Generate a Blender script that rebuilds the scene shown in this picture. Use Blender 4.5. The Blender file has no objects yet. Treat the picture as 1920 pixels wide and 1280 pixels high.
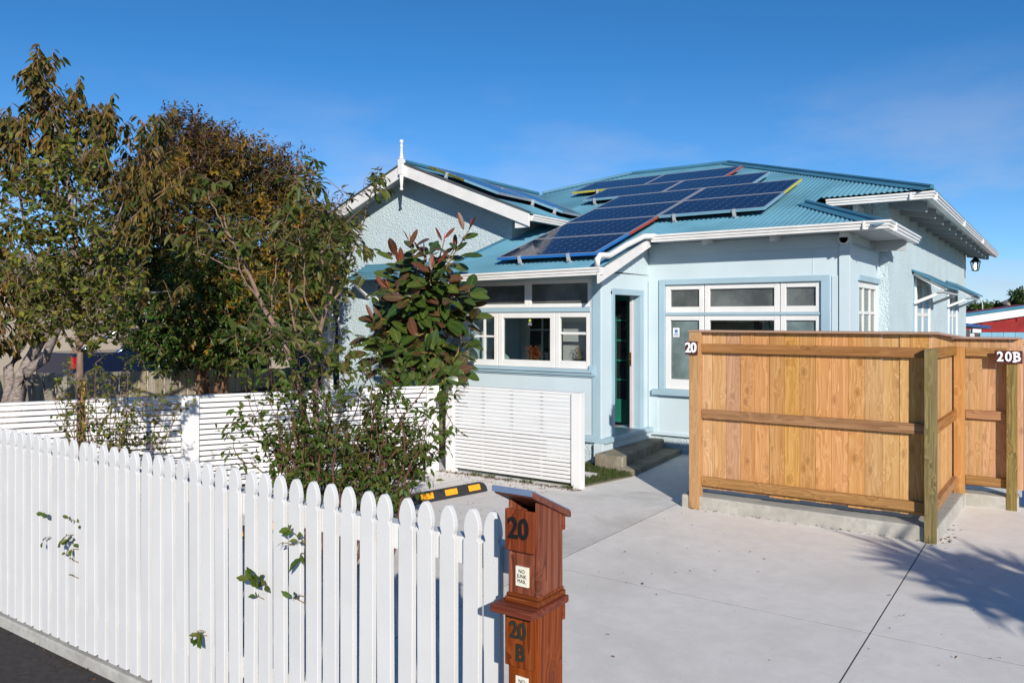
import bpy, math, random
import numpy as np
from mathutils import Vector, Matrix, Quaternion

# ------------------------------------------------------------------ camera, sky, sun
SC = bpy.context.scene
COL = SC.collection
R = math.radians
CS, CC = 0.57124, 0.82078            # the house front runs along x, the camera looks 34.8 degrees left of y
EYE = 2.0
cam_d = bpy.data.cameras.new('camera')
cam = bpy.data.objects.new('camera', cam_d)
COL.objects.link(cam)
cam.location = (0, 0, EYE)
cam.rotation_euler = (R(90), 0, math.asin(CS))
cam_d.sensor_width = 36
cam_d.lens = 1490 / 1920 * 36
cam_d.shift_y = -42 / 1920
cam_d.clip_start = 0.05
cam_d.clip_end = 2000
SC.camera = cam

SUN_EL, SUN_AZ = 22.0, 135.0
world = bpy.data.worlds.new('World')
SC.world = world
world.use_nodes = True
wn, wl = world.node_tree.nodes, world.node_tree.links
wn.clear()
w_out = wn.new('ShaderNodeOutputWorld')
w_bg = wn.new('ShaderNodeBackground')
w_sky = wn.new('ShaderNodeTexSky')
w_sky.sky_type = 'NISHITA'
w_sky.sun_disc = False
w_sky.sun_elevation = R(SUN_EL)
w_sky.sun_rotation = R(SUN_AZ)
w_sky.altitude = 0
w_sky.air_density = 0.7
w_sky.dust_density = 0.0
w_sky.ozone_density = 6.0
w_bg.inputs['Strength'].default_value = 0.112
# thin clouds low over the horizon, all the way round
w_tc = wn.new('ShaderNodeTexCoord')
w_map = wn.new('ShaderNodeMapping'); w_map.inputs['Scale'].default_value = (1.0, 1.0, 3.2); w_map.inputs['Location'].default_value = (7.0, 2.0, 5.0)
w_noise = wn.new('ShaderNodeTexNoise')
w_noise.inputs['Scale'].default_value = 3.4; w_noise.inputs['Detail'].default_value = 8; w_noise.inputs['Roughness'].default_value = 0.55
w_ramp = wn.new('ShaderNodeValToRGB')
w_ramp.color_ramp.elements[0].position = 0.49; w_ramp.color_ramp.elements[1].position = 0.68
w_sep = wn.new('ShaderNodeSeparateXYZ')
w_el = wn.new('ShaderNodeMapRange')
w_el.inputs['From Min'].default_value = 0.06; w_el.inputs['From Max'].default_value = 0.30
w_el.inputs['To Min'].default_value = 0.75; w_el.inputs['To Max'].default_value = 0.0
w_mul = wn.new('ShaderNodeMath'); w_mul.operation = 'MULTIPLY'
w_mix = wn.new('ShaderNodeMixRGB'); w_mix.inputs['Color2'].default_value = (4.3, 4.5, 5.3, 1)
w_gam = wn.new('ShaderNodeHueSaturation'); w_gam.inputs['Saturation'].default_value = 1.13; w_gam.inputs['Hue'].default_value = 0.495; w_gam.inputs['Value'].default_value = 1.0
wl.new(w_tc.outputs['Generated'], w_map.inputs['Vector']); wl.new(w_map.outputs[0], w_noise.inputs['Vector'])
wl.new(w_noise.outputs['Fac'], w_ramp.inputs['Fac']); wl.new(w_tc.outputs['Generated'], w_sep.inputs[0])
wl.new(w_sep.outputs['Z'], w_el.inputs['Value']); w_thin = wn.new('ShaderNodeMath'); w_thin.operation = 'MULTIPLY_ADD'; w_thin.inputs[1].default_value = 0.72; w_thin.inputs[2].default_value = 0.16
wl.new(w_ramp.outputs['Color'], w_thin.inputs[0]); wl.new(w_thin.outputs[0], w_mul.inputs[0]); wl.new(w_el.outputs[0], w_mul.inputs[1])
wl.new(w_sky.outputs[0], w_gam.inputs['Color']); wl.new(w_gam.outputs[0], w_mix.inputs['Color1']); wl.new(w_mul.outputs[0], w_mix.inputs['Fac'])
wl.new(w_mix.outputs[0], w_bg.inputs['Color']); wl.new(w_bg.outputs[0], w_out.inputs[0])

sun_d = bpy.data.lights.new('sun', 'SUN')
sun_d.energy = 4.6
sun_d.angle = R(0.53)
sun_d.color = (1.0, 0.94, 0.85)
sun = bpy.data.objects.new('sun', sun_d)
COL.objects.link(sun)
_ce = math.cos(R(SUN_EL))
SUNV = Vector((math.sin(R(SUN_AZ)) * _ce, math.cos(R(SUN_AZ)) * _ce, math.sin(R(SUN_EL))))
sun.rotation_euler = (-SUNV).to_track_quat('-Z', 'Y').to_euler()
sun.location = SUNV * 40

SC.view_settings.view_transform = 'Standard'
SC.view_settings.look = 'None'
SC.view_settings.exposure = 0.27
SC.view_settings.gamma = 1
SC.view_settings.use_curve_mapping = False
SC.render.engine = 'CYCLES'
SC.cycles.max_bounces = 8
SC.cycles.transparent_max_bounces = 16

# ------------------------------------------------------------------ materials
class NT:
    def __init__(s, name):
        s.m = bpy.data.materials.new(name); s.m.use_nodes = True
        s.n, s.l = s.m.node_tree.nodes, s.m.node_tree.links
        s.b = s.n['Principled BSDF']; s.out = s.n['Material Output']
    def new(s, t, **k):
        x = s.n.new(t)
        for a, v in k.items():
            if a.startswith('i_'): x.inputs[a[2:].replace('_', ' ')].default_value = v
            else: setattr(x, a, v)
        return x
    def ln(s, a, b): s.l.new(a, b)
    def obj(s, rnd=True, scale=(1, 1, 1)):
        tc = s.new('ShaderNodeTexCoord'); mp = s.new('ShaderNodeMapping'); mp.inputs['Scale'].default_value = scale
        if rnd:
            oi = s.new('ShaderNodeObjectInfo'); ml = s.new('ShaderNodeMath', operation='MULTIPLY'); ml.inputs[1].default_value = 61.0
            ad = s.new('ShaderNodeVectorMath', operation='ADD')
            s.ln(oi.outputs['Random'], ml.inputs[0]); s.ln(tc.outputs['Object'], ad.inputs[0]); s.ln(ml.outputs[0], ad.inputs[1])
            s.ln(ad.outputs[0], mp.inputs['Vector'])
        else:
            s.ln(tc.outputs['Object'], mp.inputs['Vector'])
        return mp.outputs[0]
    def noise(s, vec, scale, detail=5, rough=.55, dist=0):
        x = s.new('ShaderNodeTexNoise'); x.inputs['Scale'].default_value = scale; x.inputs['Detail'].default_value = detail
        x.inputs['Roughness'].default_value = rough; x.inputs['Distortion'].default_value = dist
        s.ln(vec, x.inputs['Vector']); return x.outputs['Fac']
    def ramp(s, fac, stops):
        x = s.new('ShaderNodeValToRGB'); e = x.color_ramp.elements
        while len(e) < len(stops): e.new(.5)
        for i, (p, c) in enumerate(stops):
            e[i].position = p; e[i].color = (*c, 1) if len(c) == 3 else c
        s.ln(fac, x.inputs['Fac']); return x.outputs['Color']
    def mix(s, a, b, fac, mode='MIX'):
        x = s.new('ShaderNodeMixRGB', blend_type=mode)
        for sock, v in (('Color1', a), ('Color2', b), ('Fac', fac)):
            if isinstance(v, (int, float)): x.inputs[sock].default_value = v
            elif isinstance(v, tuple): x.inputs[sock].default_value = (*v, 1)
            else: s.ln(v, x.inputs[sock])
        return x.outputs['Color']
    def math(s, op, a, b=None, clamp=False):
        x = s.new('ShaderNodeMath', operation=op); x.use_clamp = clamp
        for i, v in enumerate((a, b)):
            if v is None: continue
            if isinstance(v, (int, float)): x.inputs[i].default_value = v
            else: s.ln(v, x.inputs[i])
        return x.outputs[0]
    def bump(s, h, strength, dist=.01):
        x = s.new('ShaderNodeBump'); x.inputs['Strength'].default_value = strength; x.inputs['Distance'].default_value = dist
        s.ln(h, x.inputs['Height']); s.ln(x.outputs[0], s.b.inputs['Normal'])
    def fin(s, col=None, rough=None, spec=None, metal=None):
        if col is not None:
            if isinstance(col, tuple): s.b.inputs['Base Color'].default_value = (*col, 1)
            else: s.ln(col, s.b.inputs['Base Color'])
        if rough is not None:
            if isinstance(rough, (int, float)): s.b.inputs['Roughness'].default_value = rough
            else: s.ln(rough, s.b.inputs['Roughness'])
        if spec is not None: s.b.inputs['Specular IOR Level'].default_value = spec
        if metal is not None: s.b.inputs['Metallic'].default_value = metal
        return s.m

def paint(name, col, rough=.45, wear=.08, scale=3.0, bump=.15, spec=.35, dirt=None):
    t = NT(name); v = t.obj()
    n = t.noise(v, scale, 6); n2 = t.noise(v, scale * 14, 4)
    d = tuple(c * (1 - wear * 2.2) for c in col); b = tuple(min(1, c * (1 + wear * .4)) for c in col)
    c = t.ramp(n, [(.3, d), (.62, col), (.8, b)])
    if dirt:
        dn = t.noise(v, scale * 2.3, 8, .7)
        c = t.mix(c, dirt, t.math('MULTIPLY', t.ramp(dn, [(.6, (0, 0, 0)), (.78, (1, 1, 1))]), .5))
    t.bump(n2, bump, .003)
    return t.fin(c, rough, spec)

def stucco(name, col):
    t = NT(name); v = t.obj(False)
    w = t.noise(v, 14, 3, .6); n = t.noise(v, 40, 4, .62, .6)
    vo = t.new('ShaderNodeTexVoronoi'); vo.feature = 'SMOOTH_F1'; vo.inputs['Scale'].default_value = 44; t.ln(v, vo.inputs['Vector'])
    h = t.math('ADD', t.math('MULTIPLY', vo.outputs['Distance'], -1.0), t.math('ADD', t.math('MULTIPLY', n, 1.2), t.math('MULTIPLY', w, .6)))
    c = t.ramp(t.noise(v, 1.7, 6), [(.3, tuple(x * .9 for x in col)), (.7, col)])
    t.bump(h, .75, .022)
    return t.fin(c, .75, .2)

def wood(name, cols, axis='z', knots=True, rough=.7, gscale=1.0, vary=.28, dark=(.15, .058, .018)):
    t = NT(name)
    sc = {'z': (12 * gscale, 12 * gscale, .4), 'x': (.4, 12 * gscale, 12 * gscale), 'y': (12 * gscale, .4, 12 * gscale)}[axis]
    kc = {'z': (5.0, 5.0, 2.6), 'x': (2.6, 5.0, 5.0), 'y': (5.0, 2.6, 5.0)}[axis]
    v = t.obj(); mp = t.new('ShaderNodeMapping'); mp.inputs['Scale'].default_value = sc; t.ln(v, mp.inputs['Vector'])
    sx = t.new('ShaderNodeSeparateXYZ'); t.ln(v, sx.inputs[0]); cx = t.new('ShaderNodeCombineXYZ')
    al, o1, o2 = {'z': ('Z', 'X', 'Y'), 'x': ('X', 'Y', 'Z'), 'y': ('Y', 'X', 'Z')}[axis]
    t.ln(t.math('MULTIPLY', t.math('ADD', sx.outputs[o1], sx.outputs[o2]), 5.2), cx.inputs['X']); t.ln(t.math('MULTIPLY', sx.outputs[al], 3.1 if axis == 'z' else 2.2), cx.inputs['Y'])
    vo = t.new('ShaderNodeTexVoronoi'); vo.voronoi_dimensions = '2D'; vo.inputs['Scale'].default_value = 1.0; vo.inputs['Randomness'].default_value = 1.0; t.ln(cx.outputs[0], vo.inputs['Vector'])
    kd = vo.outputs['Distance']
    near = t.math('DIVIDE', .017, t.math('ADD', t.math('MULTIPLY', kd, kd), .03))
    ad = t.new('ShaderNodeVectorMath', operation='ADD'); t.ln(mp.outputs[0], ad.inputs[0])
    if knots: t.ln(near, ad.inputs[1])
    n1 = t.noise(ad.outputs[0], 1.0, 3, .5, .4)
    wv = t.math('FRACT', t.math('MULTIPLY', n1, 7.0))
    fine = t.noise(ad.outputs[0], 7.0, 6, .65)
    f = t.math('ADD', t.math('MULTIPLY', wv, .36), t.math('MULTIPLY', fine, .64))
    c = t.ramp(f, [(.18, cols[0]), (.5, cols[1]), (.82, cols[2])])
    if knots:
        k = t.ramp(kd, [(.025, (.5, .5, .5)), (.06, (.85, .85, .85)), (.08, (.22, .22, .22)), (.115, (.38, .38, .38)), (.17, (0, 0, 0))])
        vs = t.new('ShaderNodeSeparateColor'); t.ln(vo.outputs['Color'], vs.inputs[0])
        c = t.mix(c, dark, t.math('MULTIPLY', t.math('MULTIPLY', k, .62), t.math('GREATER_THAN', vs.outputs[0], .58)))
    oi = t.new('ShaderNodeObjectInfo')
    hs = t.new('ShaderNodeHueSaturation')
    t.ln(t.math('ADD', t.math('MULTIPLY', oi.outputs['Random'], vary), 1 - vary / 2), hs.inputs['Value'])
    t.ln(t.math('ADD', t.math('MULTIPLY', t.math('FRACT', t.math('MULTIPLY', oi.outputs['Random'], 7.31)), .018), .491), hs.inputs['Hue'])
    t.ln(t.math('ADD', t.math('MULTIPLY', t.math('FRACT', t.math('MULTIPLY', oi.outputs['Random'], 3.77)), .25), .88), hs.inputs['Saturation'])
    t.ln(c, hs.inputs['Color'])
    t.bump(f, .25, .004)
    return t.fin(hs.outputs[0], rough, .25)

def concrete(name, a, b, stain=(.3, .28, .26), stain_amt=.35, scale=1.3, pores=.25, broom=None, rough=.85):
    t = NT(name); v = t.obj(False)
    n = t.noise(v, scale, 8, .62); n2 = t.noise(v, scale * 22, 6, .7); n3 = t.noise(v, scale * .55, 7, .68, .5)
    c = t.ramp(n, [(.3, a), (.7, b)])
    c = t.mix(c, tuple(x * .78 for x in a), t.math('MULTIPLY', t.ramp(n2, [(.56, (0, 0, 0)), (.76, (1, 1, 1))]), pores))
    c = t.mix(c, stain, t.math('MULTIPLY', t.ramp(n3, [(.5, (0, 0, 0)), (.68, (1, 1, 1))]), stain_amt))
    n4 = t.noise(v, scale * 6, 6, .7, .4)
    c = t.mix(c, tuple(x * .86 for x in a), t.math('MULTIPLY', t.ramp(n4, [(.42, (0, 0, 0)), (.66, (1, 1, 1))]), .5))
    h = n2
    if broom:
        mp = t.new('ShaderNodeMapping'); mp.inputs['Scale'].default_value = broom; t.ln(v, mp.inputs['Vector'])
        bn = t.noise(mp.outputs[0], 1.0, 4, .6)
        h = t.math('ADD', t.math('MULTIPLY', n2, .5), bn)
        c = t.mix(c, tuple(x * .9 for x in a), t.math('MULTIPLY', t.ramp(bn, [(.5, (0, 0, 0)), (.7, (1, 1, 1))]), .4))
    t.bump(h, .35, .004)
    return t.fin(c, rough, .25)

def leafmat(name, cols, under=None, trans=.35, rough=.38, spec=.45, vein=None):
    t = NT(name)
    at = t.new('ShaderNodeAttribute'); at.attribute_name = 'rnd'
    oi = t.new('ShaderNodeObjectInfo')
    r = t.math('FRACT', t.math('ADD', at.outputs['Fac'], oi.outputs['Random']))
    n = len(cols)
    c = t.ramp(r, [((i + .5) / n, k) for i, k in enumerate(cols)])
    v = t.obj(False)
    c = t.mix(c, tuple(x * .55 for x in cols[0]), t.math('MULTIPLY', t.noise(v, 38, 3), .25))
    if under:
        g = t.new('ShaderNodeNewGeometry')
        c = t.mix(c, under, t.math('MULTIPLY', g.outputs['Backfacing'], .85))
    t.fin(c, rough, spec)
    tr = t.new('ShaderNodeBsdfTranslucent')
    hs = t.new('ShaderNodeHueSaturation'); hs.inputs['Value'].default_value = 1.5; hs.inputs['Saturation'].default_value = 1.1; hs.inputs['Hue'].default_value = .49
    t.ln(c, hs.inputs['Color']); t.ln(hs.outputs[0], tr.inputs['Color'])
    mx = t.new('ShaderNodeMixShader'); mx.inputs[0].default_value = trans
    t.ln(t.b.outputs[0], mx.inputs[1]); t.ln(tr.outputs[0], mx.inputs[2]); t.ln(mx.outputs[0], t.out.inputs[0])
    return t.m

def bark(name, a, b, scale=(7, 7, 2.2)):
    t = NT(name); v = t.obj(False, scale)
    n = t.noise(v, 3.2, 8, .65, .6)
    t.bump(n, .8, .012)
    return t.fin(t.ramp(n, [(.35, a), (.65, b)]), .85, .2)

def flat(name, col, rough=.6, spec=.3, metal=0, emit=0):
    t = NT(name); v = t.obj()
    n = t.noise(v, 11, 5)
    c = t.ramp(n, [(.3, tuple(x * .88 for x in col)), (.7, col)])
    if emit:
        t.b.inputs['Emission Color'].default_value = (*col, 1); t.b.inputs['Emission Strength'].default_value = emit
    return t.fin(c, rough, spec, metal)

def glassmat(name, tint=(.82, .87, .86), bumpy=0):
    t = NT(name)
    tr = t.new('ShaderNodeBsdfTransparent'); tr.inputs['Color'].default_value = (*tint, 1)
    gl = t.new('ShaderNodeBsdfGlossy'); gl.inputs['Roughness'].default_value = .015
    fr = t.new('ShaderNodeFresnel'); fr.inputs['IOR'].default_value = 1.65
    v = t.obj(False); b = t.new('ShaderNodeBump'); b.inputs['Strength'].default_value = .06 if not bumpy else bumpy; b.inputs['Distance'].default_value = .01
    g = t.new('ShaderNodeNewGeometry'); fac = t.math('MULTIPLY', fr.outputs[0], t.math('SUBTRACT', 1.0, g.outputs['Backfacing']))
    t.ln(t.noise(v, 2.5 if not bumpy else 60, 2), b.inputs['Height']); t.ln(b.outputs[0], gl.inputs['Normal'])
    mx = t.new('ShaderNodeMixShader'); t.ln(fac, mx.inputs[0]); t.ln(tr.outputs[0], mx.inputs[1]); t.ln(gl.outputs[0], mx.inputs[2])
    t.ln(mx.outputs[0], t.out.inputs[0]); return t.m

def obscure(name, col):
    t = NT(name); v = t.obj(False)
    vo = t.new('ShaderNodeTexVoronoi'); vo.feature = 'SMOOTH_F1'; vo.inputs['Scale'].default_value = 70; t.ln(v, vo.inputs['Vector'])
    n = t.noise(v, 45, 3)
    c = t.ramp(t.noise(v, 2.2, 4, .6), [(.35, tuple(x * .55 for x in col)), (.7, tuple(x * 1.3 for x in col))])
    t.bump(t.math('ADD', vo.outputs['Distance'], n), .7, .006)
    return t.fin(c, .2, .55)

BLUE = (.535, .63, .67); TRIM = (.335, .465, .535)
M = dict(
    white=paint('white_paint', (.74, .725, .70), .4, .05, 2.0, .1),
    picket=paint('white_picket_paint', (.645, .64, .635), .38, .035, 2.5, .12, .4),
    slat=paint('white_slat_paint', (.69, .68, .67), .42, .04, 1.5, .1),
    gutter=paint('white_gutter_enamel', (.74, .72, .69), .3, .06, 4, .05, .5, dirt=(.42, .36, .28)),
    barge=paint('weathered_white_paint', (.72, .70, .68), .5, .06, 3, .2, .3, dirt=(.35, .33, .31)),
    wall=paint('pale_blue_paint', BLUE, .5, .04, 1.2, .12),
    trim=paint('mid_blue_trim_paint', TRIM, .45, .05, 2, .1),
    stucco=stucco('pale_blue_roughcast', (.535, .64, .675)),
    rafter=paint('shaded_rafter_paint', (.27, .30, .315), .6, .06, 2, .15),  # white tails darkened here, eave shade is part of this grey
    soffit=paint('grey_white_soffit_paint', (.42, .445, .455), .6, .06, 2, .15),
    roof=paint('blue_roof_enamel', (.115, .285, .375), .42, .14, .9, .05, .4),
    cap=paint('blue_ridge_enamel', (.06, .20, .295), .4, .12, 1.4, .05, .4),
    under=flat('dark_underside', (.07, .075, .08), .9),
    glass=glassmat('window_glass'),
    obs=obscure('obscure_glass', (.115, .125, .12)),
    obsg=obscure('green_obscure_glass', (.16, .21, .205)),
    inner=paint('cream_interior_paint', (.66, .64, .60), .7, .05, 1.5),
    dark=flat('dark_interior', (.025, .027, .03), .8),
    green=paint('green_door_paint', (.015, .16, .115), .45, .1, 3),
    pinkdoor=paint('pale_door_paint', (.62, .55, .55), .45, .05, 3),
    brass=flat('brass', (.45, .28, .09), .3, .5, .9),
    steel=flat('galvanised_steel', (.52, .53, .54), .45, .5, .25),
    alu=flat('aluminium_frame', (.55, .56, .60), .35, .5, .6),
    blue_edge=paint('blue_edge_tape', (.02, .16, .48), .4, .06, 4), red_edge=paint('red_edge_tape', (.36, .06, .045), .4, .06, 4),
    yellow_edge=paint('yellow_edge_tape', (.50, .47, .05), .4, .06, 4), teal_edge=paint('teal_edge_reflection', (.18, .36, .46), .4, .06, 4),  # teal is a reflection painted onto the panel edges
    zinc=flat('sky_tinted_zinc', (.20, .27, .42), .45, .5, .3),  # blue of the reflected sky put into the metal colour
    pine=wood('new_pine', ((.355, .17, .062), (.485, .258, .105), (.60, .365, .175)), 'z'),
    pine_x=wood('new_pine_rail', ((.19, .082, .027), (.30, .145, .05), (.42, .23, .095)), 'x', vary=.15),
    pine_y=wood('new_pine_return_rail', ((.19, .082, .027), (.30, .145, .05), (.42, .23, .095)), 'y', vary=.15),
    post=wood('pine_post', ((.33, .165, .05), (.44, .235, .078), (.53, .315, .125)), 'z', vary=.1),
    gpost=wood('green_treated_post', ((.085, .065, .022), (.185, .14, .048), (.30, .225, .085)), 'z', vary=.1),
    cap_x=wood('weathered_cap', ((.27, .17, .125), (.36, .235, .18), (.44, .31, .25)), 'x', False, vary=.1),
    cap_y=wood('weathered_return_cap', ((.27, .17, .125), (.36, .235, .18), (.44, .31, .25)), 'y', False, vary=.1),
    box=wood('red_stained_timber', ((.075, .017, .008), (.18, .046, .021), (.29, .088, .042)), 'z', True, .5, 1.1, .14, (.05, .011, .006)),
    box_d=wood('dark_stained_timber', ((.08, .021, .011), (.165, .046, .022), (.25, .085, .044)), 'x', False, .55, 1.4, .12),
    grey_paling=wood('weathered_grey_paling', ((.28, .235, .165), (.47, .405, .30), (.60, .53, .415)), 'z', True, .85, 1.0, .45, (.07, .055, .04)),
    floorboard=wood('worn_floor_timber', ((.22, .13, .08), (.34, .22, .15), (.46, .33, .25)), 'x', False),
    slab=concrete('pale_new_concrete', (.725, .685, .63), (.79, .75, .695), (.56, .525, .475), .6, 1.1, .4, (3.0, 120, 1)),
    slab_d=concrete('stained_concrete', (.66, .625, .58), (.75, .715, .665), (.37, .35, .325), .85, .95, .45, (3.0, 120, 1)),
    kerb=concrete('cast_kerb_concrete', (.33, .31, .27), (.48, .46, .41), (.28, .27, .22), .4, 3.0, .4),
    strip=concrete('fence_strip_concrete', (.34, .325, .30), (.52, .50, .46), (.22, .20, .17), .5, 5.0, .5),
    step=concrete('mossy_step_concrete', (.17, .15, .11), (.34, .30, .23), (.10, .105, .045), .6, 4.0, .5),
    asphalt=concrete('asphalt', (.032, .027, .026), (.062, .055, .054), (.10, .09, .085), .35, 30, .6),
    soil=concrete('bark_mulch', (.07, .042, .028), (.17, .105, .07), (.05, .032, .02), .4, 9, .5),
    ground=concrete('bare_ground', (.13, .12, .07), (.20, .18, .11), (.09, .10, .04), .6, .8, .3),
    rubber=flat('black_rubber', (.028, .028, .03), .7), orange=flat('orange_reflective', (.86, .36, .015), .5),
    red=paint('red_board_paint', (.27, .022, .018), .6, .15, 2), cream=paint('cream_wall_paint', (.42, .36, .285), .7, .05, 1),
    navy=flat('navy_car_paint', (.010, .016, .045), .15, .4), chrome=flat('chrome', (.55, .57, .60), .15, .6, 1.0),
    taillight=flat('red_lens', (.42, .012, .015), .15, .6), tyre=flat('tyre', (.02, .02, .02), .8),
    carglass=flat('dark_car_glass', (.012, .015, .02), .05, .8),
    black=flat('black_plastic', (.012, .012, .013), .45), plaque=paint('maroon_plaque_paint', (.085, .022, .018), .5, .1, 8),
    white_l=paint('white_letter_paint', (.85, .85, .85), .4, .02, 5), sticker=paint('cream_sticker', (.76, .72, .60), .5, .04, 9),
    bluep=paint('blue_panel_paint', (.015, .06, .20), .45, .1, 2), skyfence=paint('light_blue_fence_paint', (.17, .37, .50), .6, .1, 2),
    terracotta=paint('terracotta', (.40, .10, .05), .8, .1, 6), potdark=flat('charcoal_pot', (.05, .055, .065), .6),
    lampglow=flat('lamp_bulb_glow', (1.0, .74, .48), .4, .3, 0, 2.2), lampiron=flat('dark_lamp_iron', (.015, .014, .014), .5, .4, .4),
    bark_g=bark('grey_bark', (.11, .085, .07), (.30, .245, .21), (9, 9, 3)), bark_silver=bark('silver_bark', (.13, .10, .085), (.36, .30, .27), (4, 4, 12)),
    bark_b=bark('brown_bark', (.15, .08, .045), (.34, .20, .12)), stem=bark('young_stem_bark', (.15, .095, .07), (.27, .185, .14)),
    l_cherry=leafmat('cherry_leaves', [(.035, .05, .010), (.06, .07, .014), (.135, .095, .020), (.12, .065, .016), (.05, .045, .012), (.20, .125, .022)], None, .2, .5, .22),
    l_round=leafmat('round_green_leaves', [(.055, .08, .010), (.085, .12, .015), (.15, .165, .022), (.06, .07, .012), (.15, .105, .022), (.22, .20, .028)], None, .24, .5, .22),
    l_ever=leafmat('glossy_evergreen_leaves', [(.032, .082, .014), (.05, .115, .02), (.04, .09, .015), (.085, .13, .022), (.12, .125, .02)], None, .22, .34, .4),
    l_olive=leafmat('olive_bronze_leaves', [(.06, .062, .011), (.10, .08, .014), (.115, .06, .014), (.08, .045, .014), (.17, .115, .016), (.05, .06, .012)], None, .18, .5, .22),
    l_purple=leafmat('purple_tip_leaves', [(.075, .042, .028), (.06, .028, .03), (.085, .06, .028), (.05, .03, .035)], None, .3, .42),
    l_yellow=leafmat('yellow_autumn_leaves', [(.36, .21, .015), (.28, .19, .02), (.22, .17, .02), (.32, .14, .012)], None, .4, .45),
    l_sap=leafmat('sapling_leaves', [(.05, .08, .016), (.08, .115, .022), (.125, .145, .034), (.06, .08, .016), (.15, .125, .032), (.17, .165, .05)], None, .38, .45, .25),
    l_shrub=leafmat('shrub_leaves', [(.055, .10, .017), (.08, .135, .023), (.115, .165, .03), (.06, .09, .017), (.14, .155, .032)], None, .4, .45, .28),
    l_ficus=leafmat('rubber_plant_leaf', [(.03, .062, .013), (.05, .085, .016), (.09, .12, .022), (.04, .07, .013)], (.11, .06, .025), .15, .2, .6),
    l_ficus_b=leafmat('bronze_rubber_leaf', [(.10, .055, .025), (.075, .06, .02), (.12, .045, .028)], (.15, .05, .03), .15, .22, .6),
    l_ficus_r=leafmat('red_young_rubber_leaf', [(.125, .035, .02), (.10, .04, .02), (.17, .04, .022)], (.20, .065, .035), .15, .4, .25),
    midrib=flat('pale_midrib', (.36, .36, .08), .45), sheath=flat('pink_bud_sheath', (.50, .06, .05), .4),
    twig_g=flat('orange_green_twig', (.22, .13, .04), .55),
    grass=leafmat('lawn_grass', [(.04, .08, .015), (.06, .11, .02), (.10, .13, .035), (.14, .13, .05)], None, .3, .6),
    litter=leafmat('fallen_leaves', [(.16, .07, .03), (.10, .05, .025), (.24, .12, .04), (.06, .035, .02)], None, .1, .7),
    l_cord=leafmat('sword_leaves', [(.04, .075, .02), (.06, .09, .03), (.05, .085, .022)], None, .2, .4),
    red_flower=leafmat('red_succulent', [(.40, .07, .03), (.30, .06, .03), (.45, .12, .05)], None, .2, .5),
    dryflower=leafmat('dry_twig_flowers', [(.50, .38, .18), (.42, .30, .14), (.35, .30, .10)], None, .2, .6),
    stick_y=flat('yellow_green_print', (.42, .55, .06), .5), stick_b=flat('blue_print', (.12, .22, .42), .5),
)

# solar cell print: 10 x 6 cells with pale gaps and corner diamonds
def solar():
    t = NT('solar_cells'); tc = t.new('ShaderNodeTexCoord'); sp = t.new('ShaderNodeSeparateXYZ'); t.ln(tc.outputs['Object'], sp.inputs[0])
    def cell(o, p):
        f = t.math('FRACT', t.math('DIVIDE', o, p)); return t.math('SUBTRACT', .5, t.math('ABSOLUTE', t.math('SUBTRACT', f, .5)))
    a = cell(sp.outputs['X'], .1635); b = cell(sp.outputs['Y'], .1665)
    line = t.math('LESS_THAN', t.math('MINIMUM', a, b), .016)
    dia = t.math('LESS_THAN', t.math('ADD', a, b), .10)
    fx = t.math('FRACT', t.math('MULTIPLY', t.math('DIVIDE', sp.outputs['X'], .1635), 3)); bus = t.math('LESS_THAN', t.math('ABSOLUTE', t.math('SUBTRACT', fx, .5)), .03)
    v = t.obj(True); n = t.noise(v, 7, 4)
    c = t.ramp(n, [(.3, (.004, .006, .024)), (.7, (.006, .010, .038))])
    c = t.mix(c, (.05, .06, .12), t.math('MULTIPLY', bus, .3)); c = t.mix(c, (.14, .15, .22), t.math('MULTIPLY', line, .5)); c = t.mix(c, (.20, .21, .28), dia)
    t.b.inputs['Coat Weight'].default_value = .0
    return t.fin(c, .1, .09)
M['solar'] = solar()

# ------------------------------------------------------------------ mesh helpers
OFF = {}
def thing(name, label, cat, loc, group=None, rotz=0):
    o = bpy.data.objects.new(name, None); COL.objects.link(o); o.location = loc; o.empty_display_size = .2
    o.rotation_euler.z = rotz
    o['label'] = label; o['category'] = cat
    if group: o['group'] = group
    OFF[o] = Vector(loc); return o
def tag(o, label, cat, group=None):
    o['label'] = label; o['category'] = cat
    if group: o['group'] = group
    return o

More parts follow.
